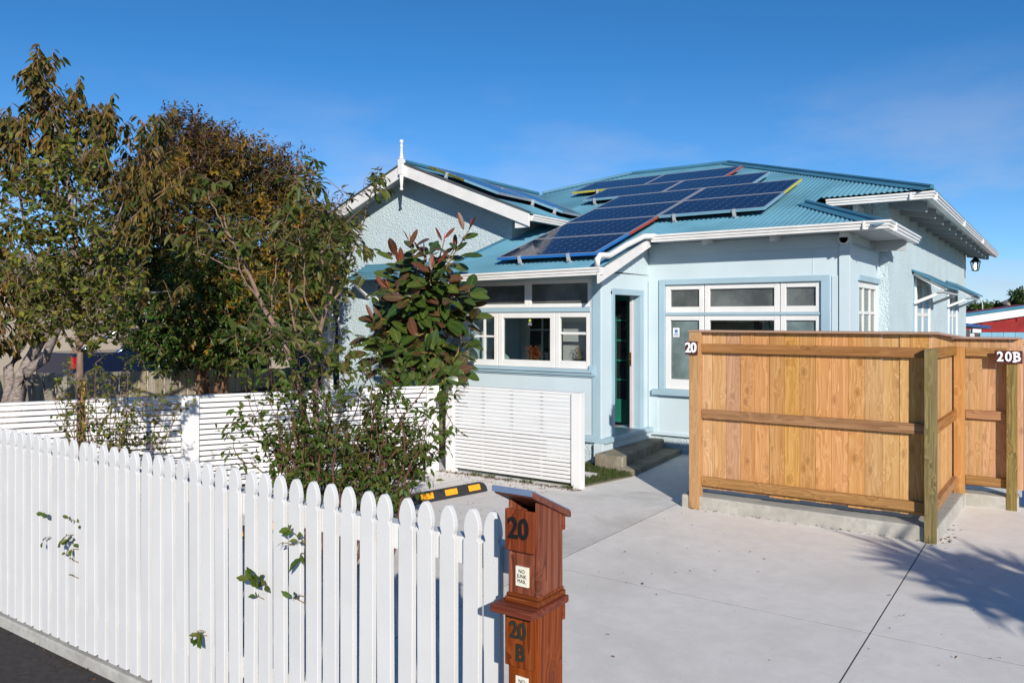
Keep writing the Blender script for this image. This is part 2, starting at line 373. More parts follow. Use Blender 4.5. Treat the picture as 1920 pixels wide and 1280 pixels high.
class MB:
    def __init__(s): s.V = []; s.F = []; s.I = []; s.mi = 0
    def add(s, vs, fs):
        k = len(s.V); s.V += [tuple(v) for v in vs]; s.F += [tuple(i + k for i in f) for f in fs]; s.I += [s.mi] * len(fs); return s
    def hexa(s, p):
        return s.add(p, [(0, 3, 2, 1), (4, 5, 6, 7), (0, 1, 5, 4), (1, 2, 6, 5), (2, 3, 7, 6), (3, 0, 4, 7)])
    def box(s, x0, x1, y0, y1, z0, z1):
        x0, x1 = sorted((x0, x1)); y0, y1 = sorted((y0, y1)); z0, z1 = sorted((z0, z1))
        return s.hexa([(x0, y0, z0), (x1, y0, z0), (x1, y1, z0), (x0, y1, z0), (x0, y0, z1), (x1, y0, z1), (x1, y1, z1), (x0, y1, z1)])
    def pb(s, pl, a0, a1, z0, z1, d0, d1):           # box on a wall plane, d = how far it stands out
        ax, c = pl
        if ax == 'v': return s.box(a0, a1, c - d0, c - d1, z0, z1)
        return s.box(c + d0, c + d1, a0, a1, z0, z1)
    def beam(s, p, q, w, t, up=(0, 0, 1)):
        p, q = Vector(p), Vector(q); d = (q - p).normalized(); r = d.cross(Vector(up)).normalized(); u = r.cross(d)
        r, u = r * w / 2, u * t / 2
        return s.hexa([p - r - u, p + r - u, q + r - u, q - r - u, p - r + u, p + r + u, q + r + u, q - r + u])
    def ext(s, poly, vec):
        n = len(poly); vec = Vector(vec); a = [Vector(p) for p in poly]
        nrm = sum(((a[i] - a[0]).cross(a[i + 1] - a[0]) for i in range(1, n - 1)), Vector())
        if nrm.dot(vec) > 0: a.reverse()
        b = [p + vec for p in a]
        return s.add(a + b, [tuple(range(n)), tuple(range(2 * n - 1, n - 1, -1))] + [(i, i + n, (i + 1) % n + n, (i + 1) % n) for i in range(n)])
    def tube(s, pts, rad, n=7, cap=True):
        pts = [Vector(p) for p in pts]; m = len(pts)
        if not hasattr(rad, '__len__'): rad = [rad] * m
        vs, fs = [], []; ref = Vector((.31, .17, .93))
        for i, p in enumerate(pts):
            d = (pts[min(i + 1, m - 1)] - pts[max(i - 1, 0)]); d = d.normalized() if d.length > 1e-9 else Vector((0, 0, 1))
            r = d.cross(ref); r = r.normalized() if r.length > 1e-3 else Vector((1, 0, 0)); u = r.cross(d)
            for k in range(n):
                a = 2 * math.pi * k / n; vs.append(p + (r * math.cos(a) + u * math.sin(a)) * rad[i])
        for i in range(m - 1):
            for k in range(n):
                fs.append((i * n + k, i * n + (k + 1) % n, (i + 1) * n + (k + 1) % n, (i + 1) * n + k))
        if cap: fs += [tuple(range(n - 1, -1, -1)), tuple(range((m - 1) * n, m * n))]
        return s.add(vs, fs)
    def lathe(s, prof, c, n=14):
        vs, fs = [], []; m = len(prof)
        for r, z in prof:
            for k in range(n):
                a = 2 * math.pi * k / n; vs.append((c[0] + r * math.cos(a), c[1] + r * math.sin(a), c[2] + z))
        for i in range(m - 1):
            for k in range(n): fs.append((i * n + k, i * n + (k + 1) % n, (i + 1) * n + (k + 1) % n, (i + 1) * n + k))
        fs += [tuple(range(n - 1, -1, -1)), tuple(range((m - 1) * n, m * n))]
        return s.add(vs, fs)
    def sweep(s, prof, path, side=1):                 # prof (out, up) carried along a path of (x, y, z) with mitred corners
        path = [Vector(p) for p in path]; n = len(prof); vs, fs = [], []
        for i, p in enumerate(path):
            def nm(a, b):
                d = (b - a); d.z = 0; d.normalize(); return Vector((d.y, -d.x, 0)) * side
            if i == 0: o = nm(path[0], path[1])
            elif i == len(path) - 1: o = nm(path[-2], path[-1])
            else:
                n1, n2 = nm(path[i - 1], p), nm(p, path[i + 1]); o = (n1 + n2) / (1 + n1.dot(n2))
            vs += [p + o * a + Vector((0, 0, b)) for a, b in prof]
        for i in range(len(path) - 1):
            for k in range(n):
                q = (i * n + k, i * n + (k + 1) % n, (i + 1) * n + (k + 1) % n, (i + 1) * n + k)
                fs.append(q)
        fs += [tuple(range(n - 1, -1, -1)), tuple(range((len(path) - 1) * n, len(path) * n))]
        return s.add(vs, fs)
    def mesh(s, name, mats, smooth=False, off=Vector()):
        me = bpy.data.meshes.new(name)
        me.from_pydata([(x - off.x, y - off.y, z - off.z) for x, y, z in s.V], [], s.F)
        for m in (mats if isinstance(mats, (list, tuple)) else [mats]): me.materials.append(m)
        if any(s.I): me.polygons.foreach_set('material_index', s.I)
        if smooth: me.polygons.foreach_set('use_smooth', [True] * len(me.polygons))
        me.update(); return me
    def build(s, name, mats, parent=None, smooth=False, bevel=0, kind=None, base=None):
        if parent is not None: off = OFF[parent]
        elif base is not None: off = Vector(base)
        else:
            xs, ys, zs = zip(*s.V); off = Vector(((min(xs) + max(xs)) / 2, (min(ys) + max(ys)) / 2, min(zs)))
        o = bpy.data.objects.new(name, s.mesh(name, mats, smooth, off)); COL.objects.link(o)
        if parent is not None: o.parent = parent
        else: o.location = off
        OFF[o] = off
        if bevel: bev(o, bevel)
        if kind: o['kind'] = kind
        return o
def bev(o, w, seg=2):
    m = o.modifiers.new('bevel', 'BEVEL'); m.width = w; m.segments = seg; m.limit_method = 'ANGLE'; m.angle_limit = R(35)
def piece(name, me, parent, loc=(0, 0, 0), rot=None, scale=None, bevel=0):
    o = bpy.data.objects.new(name, me); COL.objects.link(o); o.parent = parent
    o.location = loc
    if rot is not None: o.rotation_euler = rot
    if scale is not None: o.scale = scale
    OFF[o] = OFF[parent]
    if bevel: bev(o, bevel)
    return o
def loc_in(parent, p): return Vector(p) - OFF[parent]
def text(name, body, size, extrude, mat, parent, world, bold=0, sx=1.0, align='CENTER'):   # lettering that faces -y
    cu = bpy.data.curves.new(name, 'FONT'); cu.body = body; cu.size = size; cu.extrude = extrude; cu.offset = bold; cu.align_x = align; cu.align_y = 'CENTER'; cu.space_line = .95
    cu.resolution_u = 3
    tmp = bpy.data.objects.new('lettering', cu); me = bpy.data.meshes.new_from_object(tmp); me.name = name
    bpy.data.objects.remove(tmp); bpy.data.curves.remove(cu)
    me.materials.clear(); me.materials.append(mat)
    return piece(name, me, parent, loc_in(parent, world), (R(90), 0, 0), (sx, 1, 1))
def at(px, py, Y):                                    # a point Y metres in front of the viewer's plane
    X = (px - 960) / 1490 * Y
    return Vector((X * CC - Y * CS, X * CS + Y * CC, EYE + (598 - py) / 1490 * Y))

# ------------------------------------------------------------------ foliage helpers
LT = np.array([(0, 0, 0), (-.36, .28, .05), (0, .30, -.02), (.36, .28, .05), (-.38, .62, .03), (0, .62, -.05), (.38, .62, .03), (0, 1.0, -.14)])
LF = [(0, 2, 1), (0, 3, 2), (1, 2, 5, 4), (2, 3, 6, 5), (4, 5, 7), (5, 6, 7)]
def frames(D, N):
    D = D / np.linalg.norm(D, axis=1, keepdims=True)
    Xa = np.cross(D, N); ln = np.linalg.norm(Xa, axis=1, keepdims=True); Xa = np.where(ln > 1e-4, Xa / np.maximum(ln, 1e-6), np.array([[1., 0, 0]]))
    Z = np.cross(Xa, D); return Xa, D, Z
def leaves_joined(name, P, D, N, L, W, mat, parent, kind='stuff', seed=0, templ=LT, tf=LF):
    n = len(P)
    if n == 0: return None
    rng = np.random.default_rng(seed)
    Xa, Ya, Za = frames(D, N); off = np.array(OFF[parent])
    t = templ; k = len(t)
    V = P[:, None, :] - off + (t[None, :, 0:1] * (L * W)[:, None, None]) * Xa[:, None, :] + (t[None, :, 1:2] * L[:, None, None]) * Ya[:, None, :] + (t[None, :, 2:3] * L[:, None, None]) * Za[:, None, :]
    V = V.reshape(-1, 3)
    lens = np.array([len(f) for f in tf]); flat_i = np.array([i for f in tf for i in f])
    idx = (np.arange(n)[:, None] * k + flat_i[None, :]).ravel()
    me = bpy.data.meshes.new(name)
    me.vertices.add(len(V)); me.vertices.foreach_set('co', V.ravel())
    me.loops.add(len(idx)); me.loops.foreach_set('vertex_index', idx)
    ll = np.tile(lens, n); st = np.concatenate(([0], np.cumsum(ll)[:-1]))
    me.polygons.add(len(ll)); me.polygons.foreach_set('loop_start', st); me.polygons.foreach_set('loop_total', ll)
    a = me.attributes.new('rnd', 'FLOAT', 'POINT'); a.data.foreach_set('value', np.repeat(rng.random(n), k))
    me.materials.append(mat); me.update(); me.validate()
    o = bpy.data.objects.new(name, me); COL.objects.link(o); o.parent = parent; OFF[o] = OFF[parent]
    if kind: o['kind'] = kind
    return o
def leaf_mesh(name, mat, W, templ=LT, tf=LF):
    me = bpy.data.meshes.new(name); me.from_pydata([(x * W, y, z) for x, y, z in templ], [], tf); me.materials.append(mat); me.update(); return me
def leaves_split(P, D, N, L, W, mat, parent, seed=0, k=300, name='leaf', rest='foliage'):
    """the k leaves that show largest are objects of their own, the others one part"""
    cp = np.array([0, 0, EYE]); dist = np.linalg.norm(P - cp, axis=1)
    order = np.argsort(-(L / dist)); top = order[:k]; low = order[k:]
    wm = float(np.mean(W)); me = leaf_mesh(name, mat, wm)
    Xa, Ya, Za = frames(D, N); off = np.array(OFF[parent])
    for i in top:
        m = Matrix(((Xa[i][0], Ya[i][0], Za[i][0]), (Xa[i][1], Ya[i][1], Za[i][1]), (Xa[i][2], Ya[i][2], Za[i][2])))
        o = bpy.data.objects.new(name, me); COL.objects.link(o); o.parent = parent; OFF[o] = OFF[parent]
        o.location = P[i] - off; o.rotation_mode = 'QUATERNION'; o.rotation_quaternion = m.to_quaternion(); o.scale = (L[i],) * 3
    if len(low): leaves_joined(rest, P[low], D[low], N[low], L[low], W[low], mat, parent, 'stuff', seed)
def curve_pts(ctrl, n):                                # smooth line through control points
    c = [np.array(p, float) for p in ctrl]; c = [2 * c[0] - c[1]] + c + [2 * c[-1] - c[-2]]; out = []
    segs = len(c) - 3
    for j in range(n + 1):
        t = j / n * segs; i = min(int(t), segs - 1); u = t - i; a, b, d, e = c[i:i + 4]
        out.append(.5 * ((2 * b) + (d - a) * u + (2 * a - 5 * b + 4 * d - e) * u * u + (3 * b - a - 3 * d + e) * u ** 3))
    return out
class Plant:
    def __init__(s, seed): s.rng = np.random.default_rng(seed); s.mb = MB(); s.P, s.D, s.N, s.L, s.W = [], [], [], [], []
    def limb(s, ctrl, r0, r1, n=10, sides=6, wob=.0):
        pts = curve_pts(ctrl, n)
        if wob:
            for i in range(1, len(pts)): pts[i] = pts[i] + s.rng.normal(0, wob, 3)
        s.mb.tube(pts, [r0 + (r1 - r0) * i / n for i in range(n + 1)], sides); return pts
    def leaf(s, p, d, n, l, w): s.P.append(p); s.D.append(d); s.N.append(n); s.L.append(l); s.W.append(w)
    def twig(s, p, d, length, r=.003, nl=8, ll=.1, lw=.5, droop=.3, up=.1, spread=.9, bend=.25, segs=4, start=.15):
        d = np.array(d, float); d /= np.linalg.norm(d); p = np.array(p, float); pts = [p]
        for i in range(segs):
            d = d + s.rng.normal(0, bend / 2, 3) + np.array([0, 0, up - droop * .2]) * .35; d /= np.linalg.norm(d); p = p + d * length / segs; pts.append(p)
        s.mb.tube(pts, [r * (1 - .6 * i / segs) for i in range(segs + 1)], 4, False)
        for j in range(nl):
            t = start + (1 - start) * (j + s.rng.random() * .6) / nl; f = t * segs; i = min(int(f), segs - 1); q = pts[i] + (pts[i + 1] - pts[i]) * (f - i)
            ax = pts[i + 1] - pts[i]; ax = ax / np.linalg.norm(ax)
            side = np.cross(ax, s.rng.normal(0, 1, 3)); side /= max(np.linalg.norm(side), 1e-6)
            ld = ax * (.45 + .5 * t * t) + side * spread + np.array([0, 0, -droop]); 
            nn = np.array([0, 0, 1.]) + s.rng.normal(0, .45, 3) + .35 * np.array(SUNV)
            s.leaf(q, ld, nn, ll * s.rng.uniform(.65, 1.15), lw * s.rng.uniform(.85, 1.15))
        return pts
    def arr(s): return [np.array(a, float) for a in (s.P, s.D, s.N, s.L, s.W)]

# ------------------------------------------------------------------ ground
MB().box(-420, 420, -420, 420, -1.0, -.06).build('ground', M['ground'], kind='structure', base=(0, 0, -.06))
MB().box(-40, 14, .2, 2.345, -.3, -.002).build('footpath', M['asphalt'], kind='structure')
MB().box(-40, 30, -9, .05, -.4, -.12).build('road', M['asphalt'], kind='structure')
MB().box(-40, 30, .05, .2, -.35, 0).build('kerb', M['strip'], kind='structure', bevel=.012)
drive = MB().box(-9.5, 5.2, 2.5, 12.6, -.3, -.0015).build('driveway', M['under'], kind='structure', base=(0, 0, 0))
ue = [-9.4, -6.2, -3.452, -1.02, 1.7, 5.0]; ve = [2.51, 5.46, 8.06, 12.5]
for i in range(5):
    for j in range(3):
        g = .005
        o = MB().box(ue[i] + g, ue[i + 1] - g, ve[j] + g, ve[j + 1] - g, -.12, 0).build('slab', M['slab_d'] if i < 2 else M['slab'], drive)
MB().box(-1.4, 5.2, 2.345, 2.505, -.12, -.001).build('driveway_edge', M['slab'], kind='structure')
MB().box(-14, -1.4, 2.348, 2.50, -.2, .063).build('fence_strip', M['strip'], kind='structure', bevel=.008)
MB().ext([(-9.98, 2.4, -.05), (-7.05, 7.85, -.05), (-7.6, 9.5, -.05), (-13.3, 11.0, -.05), (-18, 2.6, -.05)], (0, 0, .67)).build('garden_bed', M['soil'], kind='structure', base=(-11, 7, 0))
MB().ext([(-6.9, 8.35, -.05), (-4.72, 8.2, -.05), (-4.5, 9.15, -.05), (-4.75, 9.58, -.05), (-6.9, 9.6, -.05)], (0, 0, .062)).build('lawn_soil', M['ground'], kind='structure', base=(-5.6, 9, 0))
MB().ext([(-9.2, 2.52, -.02), (-2.9, 2.52, -.02), (-3.3, 2.95, -.02), (-5.2, 3.3, -.02), (-9.2, 3.4, -.02)], (0, 0, .05)).build('planting_strip', M['soil'], kind='structure', base=(-6, 2.8, 0))

# ------------------------------------------------------------------ the blue house
K = .352
def PZ(v): return 2.66 + K * (v - 9.2)               # the big front roof plane
GU, GZ, GK = -9.91, 4.83, .40                          # gable ridge and its slope
def GZu(u): return GZ - GK * abs(u - GU)
house = thing('house', 'pale blue roughcast house with blue corrugated roof and white trim', 'house', (-5, 10, 0))

def corr(mb, a0, a1, rng, place, pitch=.076, amp=.0095, seg=6):
    n = int((a1 - a0) / pitch * seg); vs, fs = [], []
    for i in range(n + 1):
        a = a0 + (a1 - a0) * i / n; lo, hi = rng(a)
        h = amp * math.sin(2 * math.pi * a / pitch)
        vs += [place(a, lo, h), place(a, hi, h), place(a, lo, h - .004), place(a, hi, h - .004)]
    for i in range(n):
        k = i * 4; fs += [(k, k + 4, k + 5, k + 1), (k + 2, k + 3, k + 7, k + 6), (k, k + 2, k + 6, k + 4)]
    mb.add(vs, fs)

def topv(u):
    if u > -6.09: return 12.53 + (-1.54 - u)
    if u > -8.42: return 17.08
    return 17.08 - (-8.42 - u)
pp = lambda a, b, h: (a, b, PZ(b) + h)
mb = MB()
corr(mb, -11.6, -7.9, lambda u: (min(9.2 + (GZu(u) - 2.66) / K, topv(u) - .01), topv(u)), pp)
corr(mb, -7.9, -5.0, lambda u: (9.125, topv(u)), pp)
corr(mb, -5.0, -3.05, lambda u: (10.63, topv(u)), pp)
corr(mb, -3.05, -1.80, lambda u: (10.63, 10.66 + (-1.80 - u) * 1.17), pp)
corr(mb, -3.05, -1.52, lambda u: (12.53, max(12.54, topv(u))), pp)
roof = mb.build('front_roof', M['roof'], house, smooth=True)
mb = MB()
corr(mb, 12.5, 25.6, lambda v: (-1.50, -1.54 - max(0, min(v - 12.53, 4.55, 25.6 - v))), lambda a, b, h: (b, a, PZ(12.53) + K * (-1.54 - b) + h))
mb.add([(-6.09, 17.08, PZ(17.08)), (-6.09, 21.05, PZ(17.08)), (-1.54, 25.6, PZ(12.53)), (-13, 25.6, PZ(12.53)), (-8.42, 21.05, PZ(17.08)), (-8.42, 17.08, PZ(17.08)), (-13, 12.53, PZ(12.53))],
       [(0, 1, 4, 5), (1, 2, 3, 4), (5, 4, 3, 6)])
mb.build('side_roof', M['roof'], house, smooth=True)
mb = MB()                                               # hip end of the bay roof
mb.add([(-1.78, 10.6, PZ(10.6)), (-1.78, 13.1, PZ(10.6)), (-2.3, 13.1, PZ(10.6) + .18), (-3.05, 12.05, PZ(12.05))], [(0, 1, 2, 3)])
mb.build('bay_roof_end', M['roof'], house)
mb = MB()
vval = lambda u: 9.2 + (GZu(u) - 2.66) / K
corr(mb, 10.74, 15.36, lambda v: (-7.12 if v < 12.24 else GU + (GZ - PZ(v)) / GK, GU), lambda a, b, h: (b, a, GZu(b) + h))
corr(mb, 10.74, 15.36, lambda v: (-12.70, GU), lambda a, b, h: (b, a, GZu(b) + h))
mb.build('gable_roof', M['roof'], house, smooth=True)

# ridge and hip capping: a roll with a flat wing
def capping(p, q, wing=.17, side=1):
    m = MB(); p, q = Vector(p), Vector(q)
    m.tube([p + Vector((0, 0, .025)), q + Vector((0, 0, .025))], .035, 8)
    e = (q - p).normalized(); n = Vector((0, -K, 1)).normalized(); w = n.cross(e) * wing * side
    m.hexa([p + n * .012, q + n * .012, q + w + n * .012, p + w + n * .012, p + n * .02, q + n * .02, q + w + n * .02, p + w + n * .02])
    m.build('ridge_cap', M['cap'] if side == 1 else M['roof'], house, smooth=False)
def on(u, v, d=0): return (u, v, PZ(v) + d)
capping(on(-1.53, 12.52), on(-6.09, 17.08), .17, 1)
capping(on(-1.80, 10.62), on(-3.16, 12.21), .15, 1)
capping(on(-6.09, 17.08), on(-8.42, 17.08), .16, 1)
capping(on(-8.42, 17.08), on(-9.95, 15.55), .16, 1)
capping((GU, 10.74, GZ + .02), (GU, 15.3, GZ + .02), .1, 1)
mb = MB()                                               # verge and flashing of the porch roof
mb.beam(on(-7.92, 9.16, .01), on(-7.92, 11.2, .01), .05, .05)
mb.build('roof_flashing', M['cap'], house)

# gutters: stepped fronts
GP = [(0, 0), (.085, .0), (.085, .028), (.10, .036), (.10, .062), (.118, .075), (.118, .10), (.098, .10), (.098, .085), (.012, .085), (.012, .10), (0, .10)]
def gutter(path, side=1, joints=()):
    m = MB(); m.sweep(GP, path, side)
    o = m.build('gutter', M['gutter'], house)
    for p, ax in joints:
        j = MB()
        if ax == 'x': j.box(p[0] - .012, p[0] + .012, p[1] - .124, p[1] - .02, p[2] - .004, p[2] + .103)
        else: j.box(p[0] + .02, p[0] + .124, p[1] - .012, p[1] + .012, p[2] - .004, p[2] + .103)
        j.build('gutter_joiner', M['gutter'], o)
gutter([(-7.95, 9.22, 2.545), (-4.96, 9.22, 2.578)])
gutter([(-4.93, 10.70, 3.115), (-1.86, 10.70, 3.115), (-1.86, 13.10, 3.115)], joints=[((-2.05, 10.70, 3.115), 'x'), ((-1.86, 11.0, 3.115), 'y')])
gutter([(-2.95, 12.60, 3.695), (-1.61, 12.60, 3.695), (-1.61, 25.6, 3.695)], joints=[((-1.80, 12.60, 3.695), 'x'), ((-1.61, 12.72, 3.695), 'y'), ((-1.61, 16.6, 3.695), 'y'), ((-1.61, 20.6, 3.695), 'y')])
gutter([(-7.19, 10.80, 3.60), (-7.19, 12.3, 3.60)])

# soffits and fascias
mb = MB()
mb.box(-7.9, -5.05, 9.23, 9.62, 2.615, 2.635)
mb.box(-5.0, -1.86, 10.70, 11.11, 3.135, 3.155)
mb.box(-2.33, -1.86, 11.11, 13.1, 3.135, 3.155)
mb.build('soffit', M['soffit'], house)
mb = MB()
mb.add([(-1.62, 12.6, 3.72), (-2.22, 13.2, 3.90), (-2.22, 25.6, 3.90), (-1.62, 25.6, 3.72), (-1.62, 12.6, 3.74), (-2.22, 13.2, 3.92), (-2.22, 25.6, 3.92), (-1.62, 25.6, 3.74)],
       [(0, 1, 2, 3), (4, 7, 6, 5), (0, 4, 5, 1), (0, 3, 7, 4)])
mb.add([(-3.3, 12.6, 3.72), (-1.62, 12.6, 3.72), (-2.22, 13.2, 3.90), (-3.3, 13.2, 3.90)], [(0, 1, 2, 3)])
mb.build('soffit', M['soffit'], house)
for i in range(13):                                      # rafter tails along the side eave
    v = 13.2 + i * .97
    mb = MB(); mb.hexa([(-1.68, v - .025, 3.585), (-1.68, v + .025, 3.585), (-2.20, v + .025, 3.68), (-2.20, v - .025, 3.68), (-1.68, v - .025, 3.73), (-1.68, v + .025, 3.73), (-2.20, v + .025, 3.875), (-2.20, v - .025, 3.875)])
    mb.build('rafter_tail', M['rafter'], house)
for u, v, z in ((-4.2, 10.86, 3.05), (-3.245, 10.86, 3.05), (-2.35, 10.86, 3.05)):
    MB().hexa([(u - .035, v - .06, z), (u + .035, v - .06, z), (u + .035, 11.1, z + .03), (u - .035, 11.1, z + .03), (u - .035, v - .06, z + .086), (u + .035, v - .06, z + .086), (u + .035, 11.1, z + .086), (u - .035, 11.1, z + .086)]).build('rafter_tail', M['white'], house)
for u in (-7.35, -6.45, -5.55):
    MB().hexa([(u - .03, 9.30, 2.575), (u + .03, 9.30, 2.575), (u + .03, 9.62, 2.60), (u - .03, 9.62, 2.60), (u - .03, 9.30, 2.64), (u + .03, 9.30, 2.64), (u + .03, 9.62, 2.64), (u - .03, 9.62, 2.64)]).build('rafter_tail', M['white'], house)
MB().box(-2.62, -2.55, 12.75, 13.17, 3.62, 3.72).build('rafter_tail', M['white'], house)
MB().hexa([(-1.86, 12.55, 2.98), (-1.90, 12.6, 2.98), (-2.31, 12.6, 3.0), (-2.31, 12.55, 3.0), (-1.86, 12.55, 3.13), (-1.90, 12.6, 3.13), (-2.31, 12.6, 3.13), (-2.31, 12.55, 3.13)]).build('rafter_tail', M['soffit'], house)

# walls -- gable wing
Vg = 11.2
mb = MB(); mb.ext([(-12.05, Vg, 0), (-7.80, Vg, 0), (-7.80, Vg, GZu(-7.80) - .05), (GU, Vg, GZ - .05), (-12.05, Vg, GZu(-12.05) - .05)], (0, .15, 0))
mb.box(-7.94, -7.801, Vg + .15, 13.2, 2.4, GZu(-7.8) - .06); mb.box(-12.05, -11.9, Vg + .15, 13.2, 0, GZu(-12.05) - .06)
mb.build('gable_wall', M['stucco'], house)
for s in (1, -1):                                       # bargeboards
    ue_ = GU + s * 2.76; z0 = GZ + .0; z1 = GZu(ue_)
    mb = MB(); mb.ext([(GU + s * .002, 10.75, z0 - .005), (ue_, 10.75, z1 - .005), (ue_, 10.75, z1 - .22), (GU + s * .002, 10.75, z0 - .225)], (0, .035, 0))
    mb.build('bargeboard', M['barge'], house, bevel=.004)
    mb = MB(); mb.ext([(GU + s * .002, 10.73, z0 + .028), (ue_ + s * .02, 10.73, z1 + .02), (ue_ + s * .02, 10.73, z1 - .004), (GU + s * .002, 10.73, z0 - .004)], (0, .06, 0))
    mb.build('barge_flashing', M['under'], house)
    mb = MB(); mb.ext([(GU + s * .003, 10.79, z0 - .06), (ue_, 10.79, z1 - .06), (ue_, 10.79, z1 - .09), (GU + s * .003, 10.79, z0 - .09)], (0, .41, 0))
    mb.build('soffit', M['soffit'], house)
MB().box(-7.45, -7.20, 10.79, 10.84, 3.5, 3.62).build('fascia', M['barge'], house)
# finial
fz = 4.335
prof = [(.012, 0), (.03, .01), (.036, .03), (.02, .055), (.022, .07), (.028, .12), (.042, .30)]
mb = MB(); mb.lathe(prof, (GU, 10.72, fz)); mb.box(GU - .047, GU + .047, 10.672, 10.768, fz + .29, fz + .565)
mb.lathe([(.03, 0), (.046, .012), (.046, .03), (.032, .045), (.034, .06), (.024, .12), (.02, .215), (.030, .235), (.030, .255), (.018, .27), (.018, .285), (.034, .30), (.038, .33), (.026, .355), (.006, .36)], (GU, 10.72, fz + .565))
mb.build('finial', M['white'], house, smooth=False)
# awning over the gable window and its trim
mb = MB()
for i in range(5):
    a = i / 5; b = (i + 1) / 5
    mb.hexa([(-11.28, 11.18 - .50 * a, 3.02 - .27 * a), (-9.3, 11.18 - .50 * a, 3.02 - .27 * a), (-9.3, 11.18 - .50 * b - .02, 3.02 - .27 * b - .012), (-11.28, 11.18 - .50 * b - .02, 3.02 - .27 * b - .012),
             (-11.28, 11.18 - .50 * a, 3.045 - .27 * a), (-9.3, 11.18 - .50 * a, 3.045 - .27 * a), (-9.3, 11.18 - .50 * b - .02, 3.022 - .27 * b), (-11.28, 11.18 - .50 * b - .02, 3.022 - .27 * b)])
for i in range(6):
    a = i / 5.5; mb.tube([(-11.29, 11.17 - .50 * a, 3.05 - .27 * a), (-9.3, 11.17 - .50 * a, 3.05 - .27 * a)], .016, 6)
aw = mb.build('window_awning', M['roof'], house)
for u in (-11.2, -9.4):
    MB().beam((u, 10.72, 2.745), (u, 11.17, 2.42), .05, .07, (1, 0, 0)).build('awning_bracket', M['white'], aw)

# windows made of a frame with panes and bars as its parts
def window(pl, a0, a1, z0, z1, fw=.06, d0=-.07, d1=-.01, pane='glass', name='window', bars=(), frame='white', bot=None, back=None):
    bot = bot or fw
    m = MB(); m.pb(pl, a0, a0 + fw, z0, z1, d0, d1); m.pb(pl, a1 - fw, a1, z0, z1, d0, d1)
    m.pb(pl, a0 + fw, a1 - fw, z0, z0 + bot, d0, d1 - .002); m.pb(pl, a0 + fw, a1 - fw, z1 - fw, z1, d0, d1 - .002)
    w = m.build(name, M[frame], house, bevel=.006)
    m = MB(); m.pb(pl, a0 + fw, a1 - fw, z0 + bot, z1 - fw, d0 + .018, d0 + .023); m.build('pane', M[pane], w)
    for (o, t, th) in bars:
        m = MB()
        if o == 'v': m.pb(pl, t - th / 2, t + th / 2, z0 + bot, z1 - fw, d0 + .01, d1 - .015)
        else: m.pb(pl, a0 + fw, a1 - fw, t - th / 2, t + th / 2, d0 + .012, d1 - .017)
        m.build('glazing_bar', M[frame], w)
    return w
gpl = ('v', Vg)
MB().pb(gpl, -11.18, -11.02, .85, 2.75, -.01, .03).build('window_trim', M['trim'], house)
window(gpl, -11.0, -9.5, .95, 2.7, d0=-.01, d1=.045, bars=(('v', -10.25, .05), ('h', 2.1, .05)), pane='obs')
# verandah on the far left with its post and glazed wall, shade put into the dark wall colour
MB().box(-12.42, -12.22, 11.05, 11.2, .3, 3.3).build('verandah_post', M['white'], house, bevel=.01)
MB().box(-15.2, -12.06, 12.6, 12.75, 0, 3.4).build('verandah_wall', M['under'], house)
vp = ('v', 12.6)
for a in (-14.5, -13.55):
    window(vp, a, a + .85, .9, 2.05, d0=0, d1=.05, pane='obs', bars=(('h', 1.5, .03), ('v', a + .42, .03)))
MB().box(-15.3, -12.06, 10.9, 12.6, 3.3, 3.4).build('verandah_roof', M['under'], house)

# walls -- porch
Vp = 9.64; pf = ('v', Vp)
mb = MB(); mb.pb(pf, -7.66, -5.35, .35, 1.22, -.09, 0); mb.pb(pf, -7.66, -5.35, 2.55, 2.66, -.09, 0); mb.pb(pf, -7.66, -7.595, 1.22, 2.55, -.09, 0); mb.pb(pf, -5.385, -5.35, 1.22, 2.55, -.09, 0)
mb.box(-7.66, -7.57, Vp + .09, 11.15, .35, 2.72)
mb.build('porch_wall', M['wall'], house)
for a_, b_ in ((-5.352, -5.222), (-7.73, -7.62)): MB().pb(pf, a_, b_, .33, 2.62, -.10, .018).build('corner_board', M['trim'], house, bevel=.004)
mb = MB(); mb.pb(pf, -7.62, -5.33, 1.255, 1.30, -.06, .07); mb.pb(pf, -7.64, -5.29, 1.215, 1.255, -.02, .045); mb.pb(pf, -7.62, -5.352, 1.19, 1.213, -.02, .022); mb.pb(pf, -5.40, -5.30, 1.20, 1.36, -.02, .03)
mb.build('window_sill', M['trim'], house, bevel=.004)
MB().pb(pf, -7.66, -5.222, .33, .40, -.02, .03).build('base_board', M['trim'], house, bevel=.004)
MB().box(-7.70, -5.25, Vp + .02, Vp + .12, -.05, .34).build('plinth', M['stucco'], house)
# porch windows: two obscure lights over three sashes
window(pf, -7.59, -6.44, 2.165, 2.55, .055, pane='obs')
window(pf, -6.44, -5.385, 2.165, 2.56, .055, pane='obs')
mb = MB(); mb.pb(pf, -7.6, -5.385, 2.10, 2.162, -.08, .012); mb.build('transom', M['trim'], house, bevel=.004)
window(pf, -7.59, -6.98, 1.302, 2.10, .065, bot=.09, bars=(('v', -7.24, .028), ('h', 1.74, .028)))
window(pf, -6.97, -5.97, 1.302, 2.10, .085, bot=.10)
window(pf, -5.965, -5.387, 1.302, 2.10, .075, bot=.11, bars=(('h', 1.80, .035),))

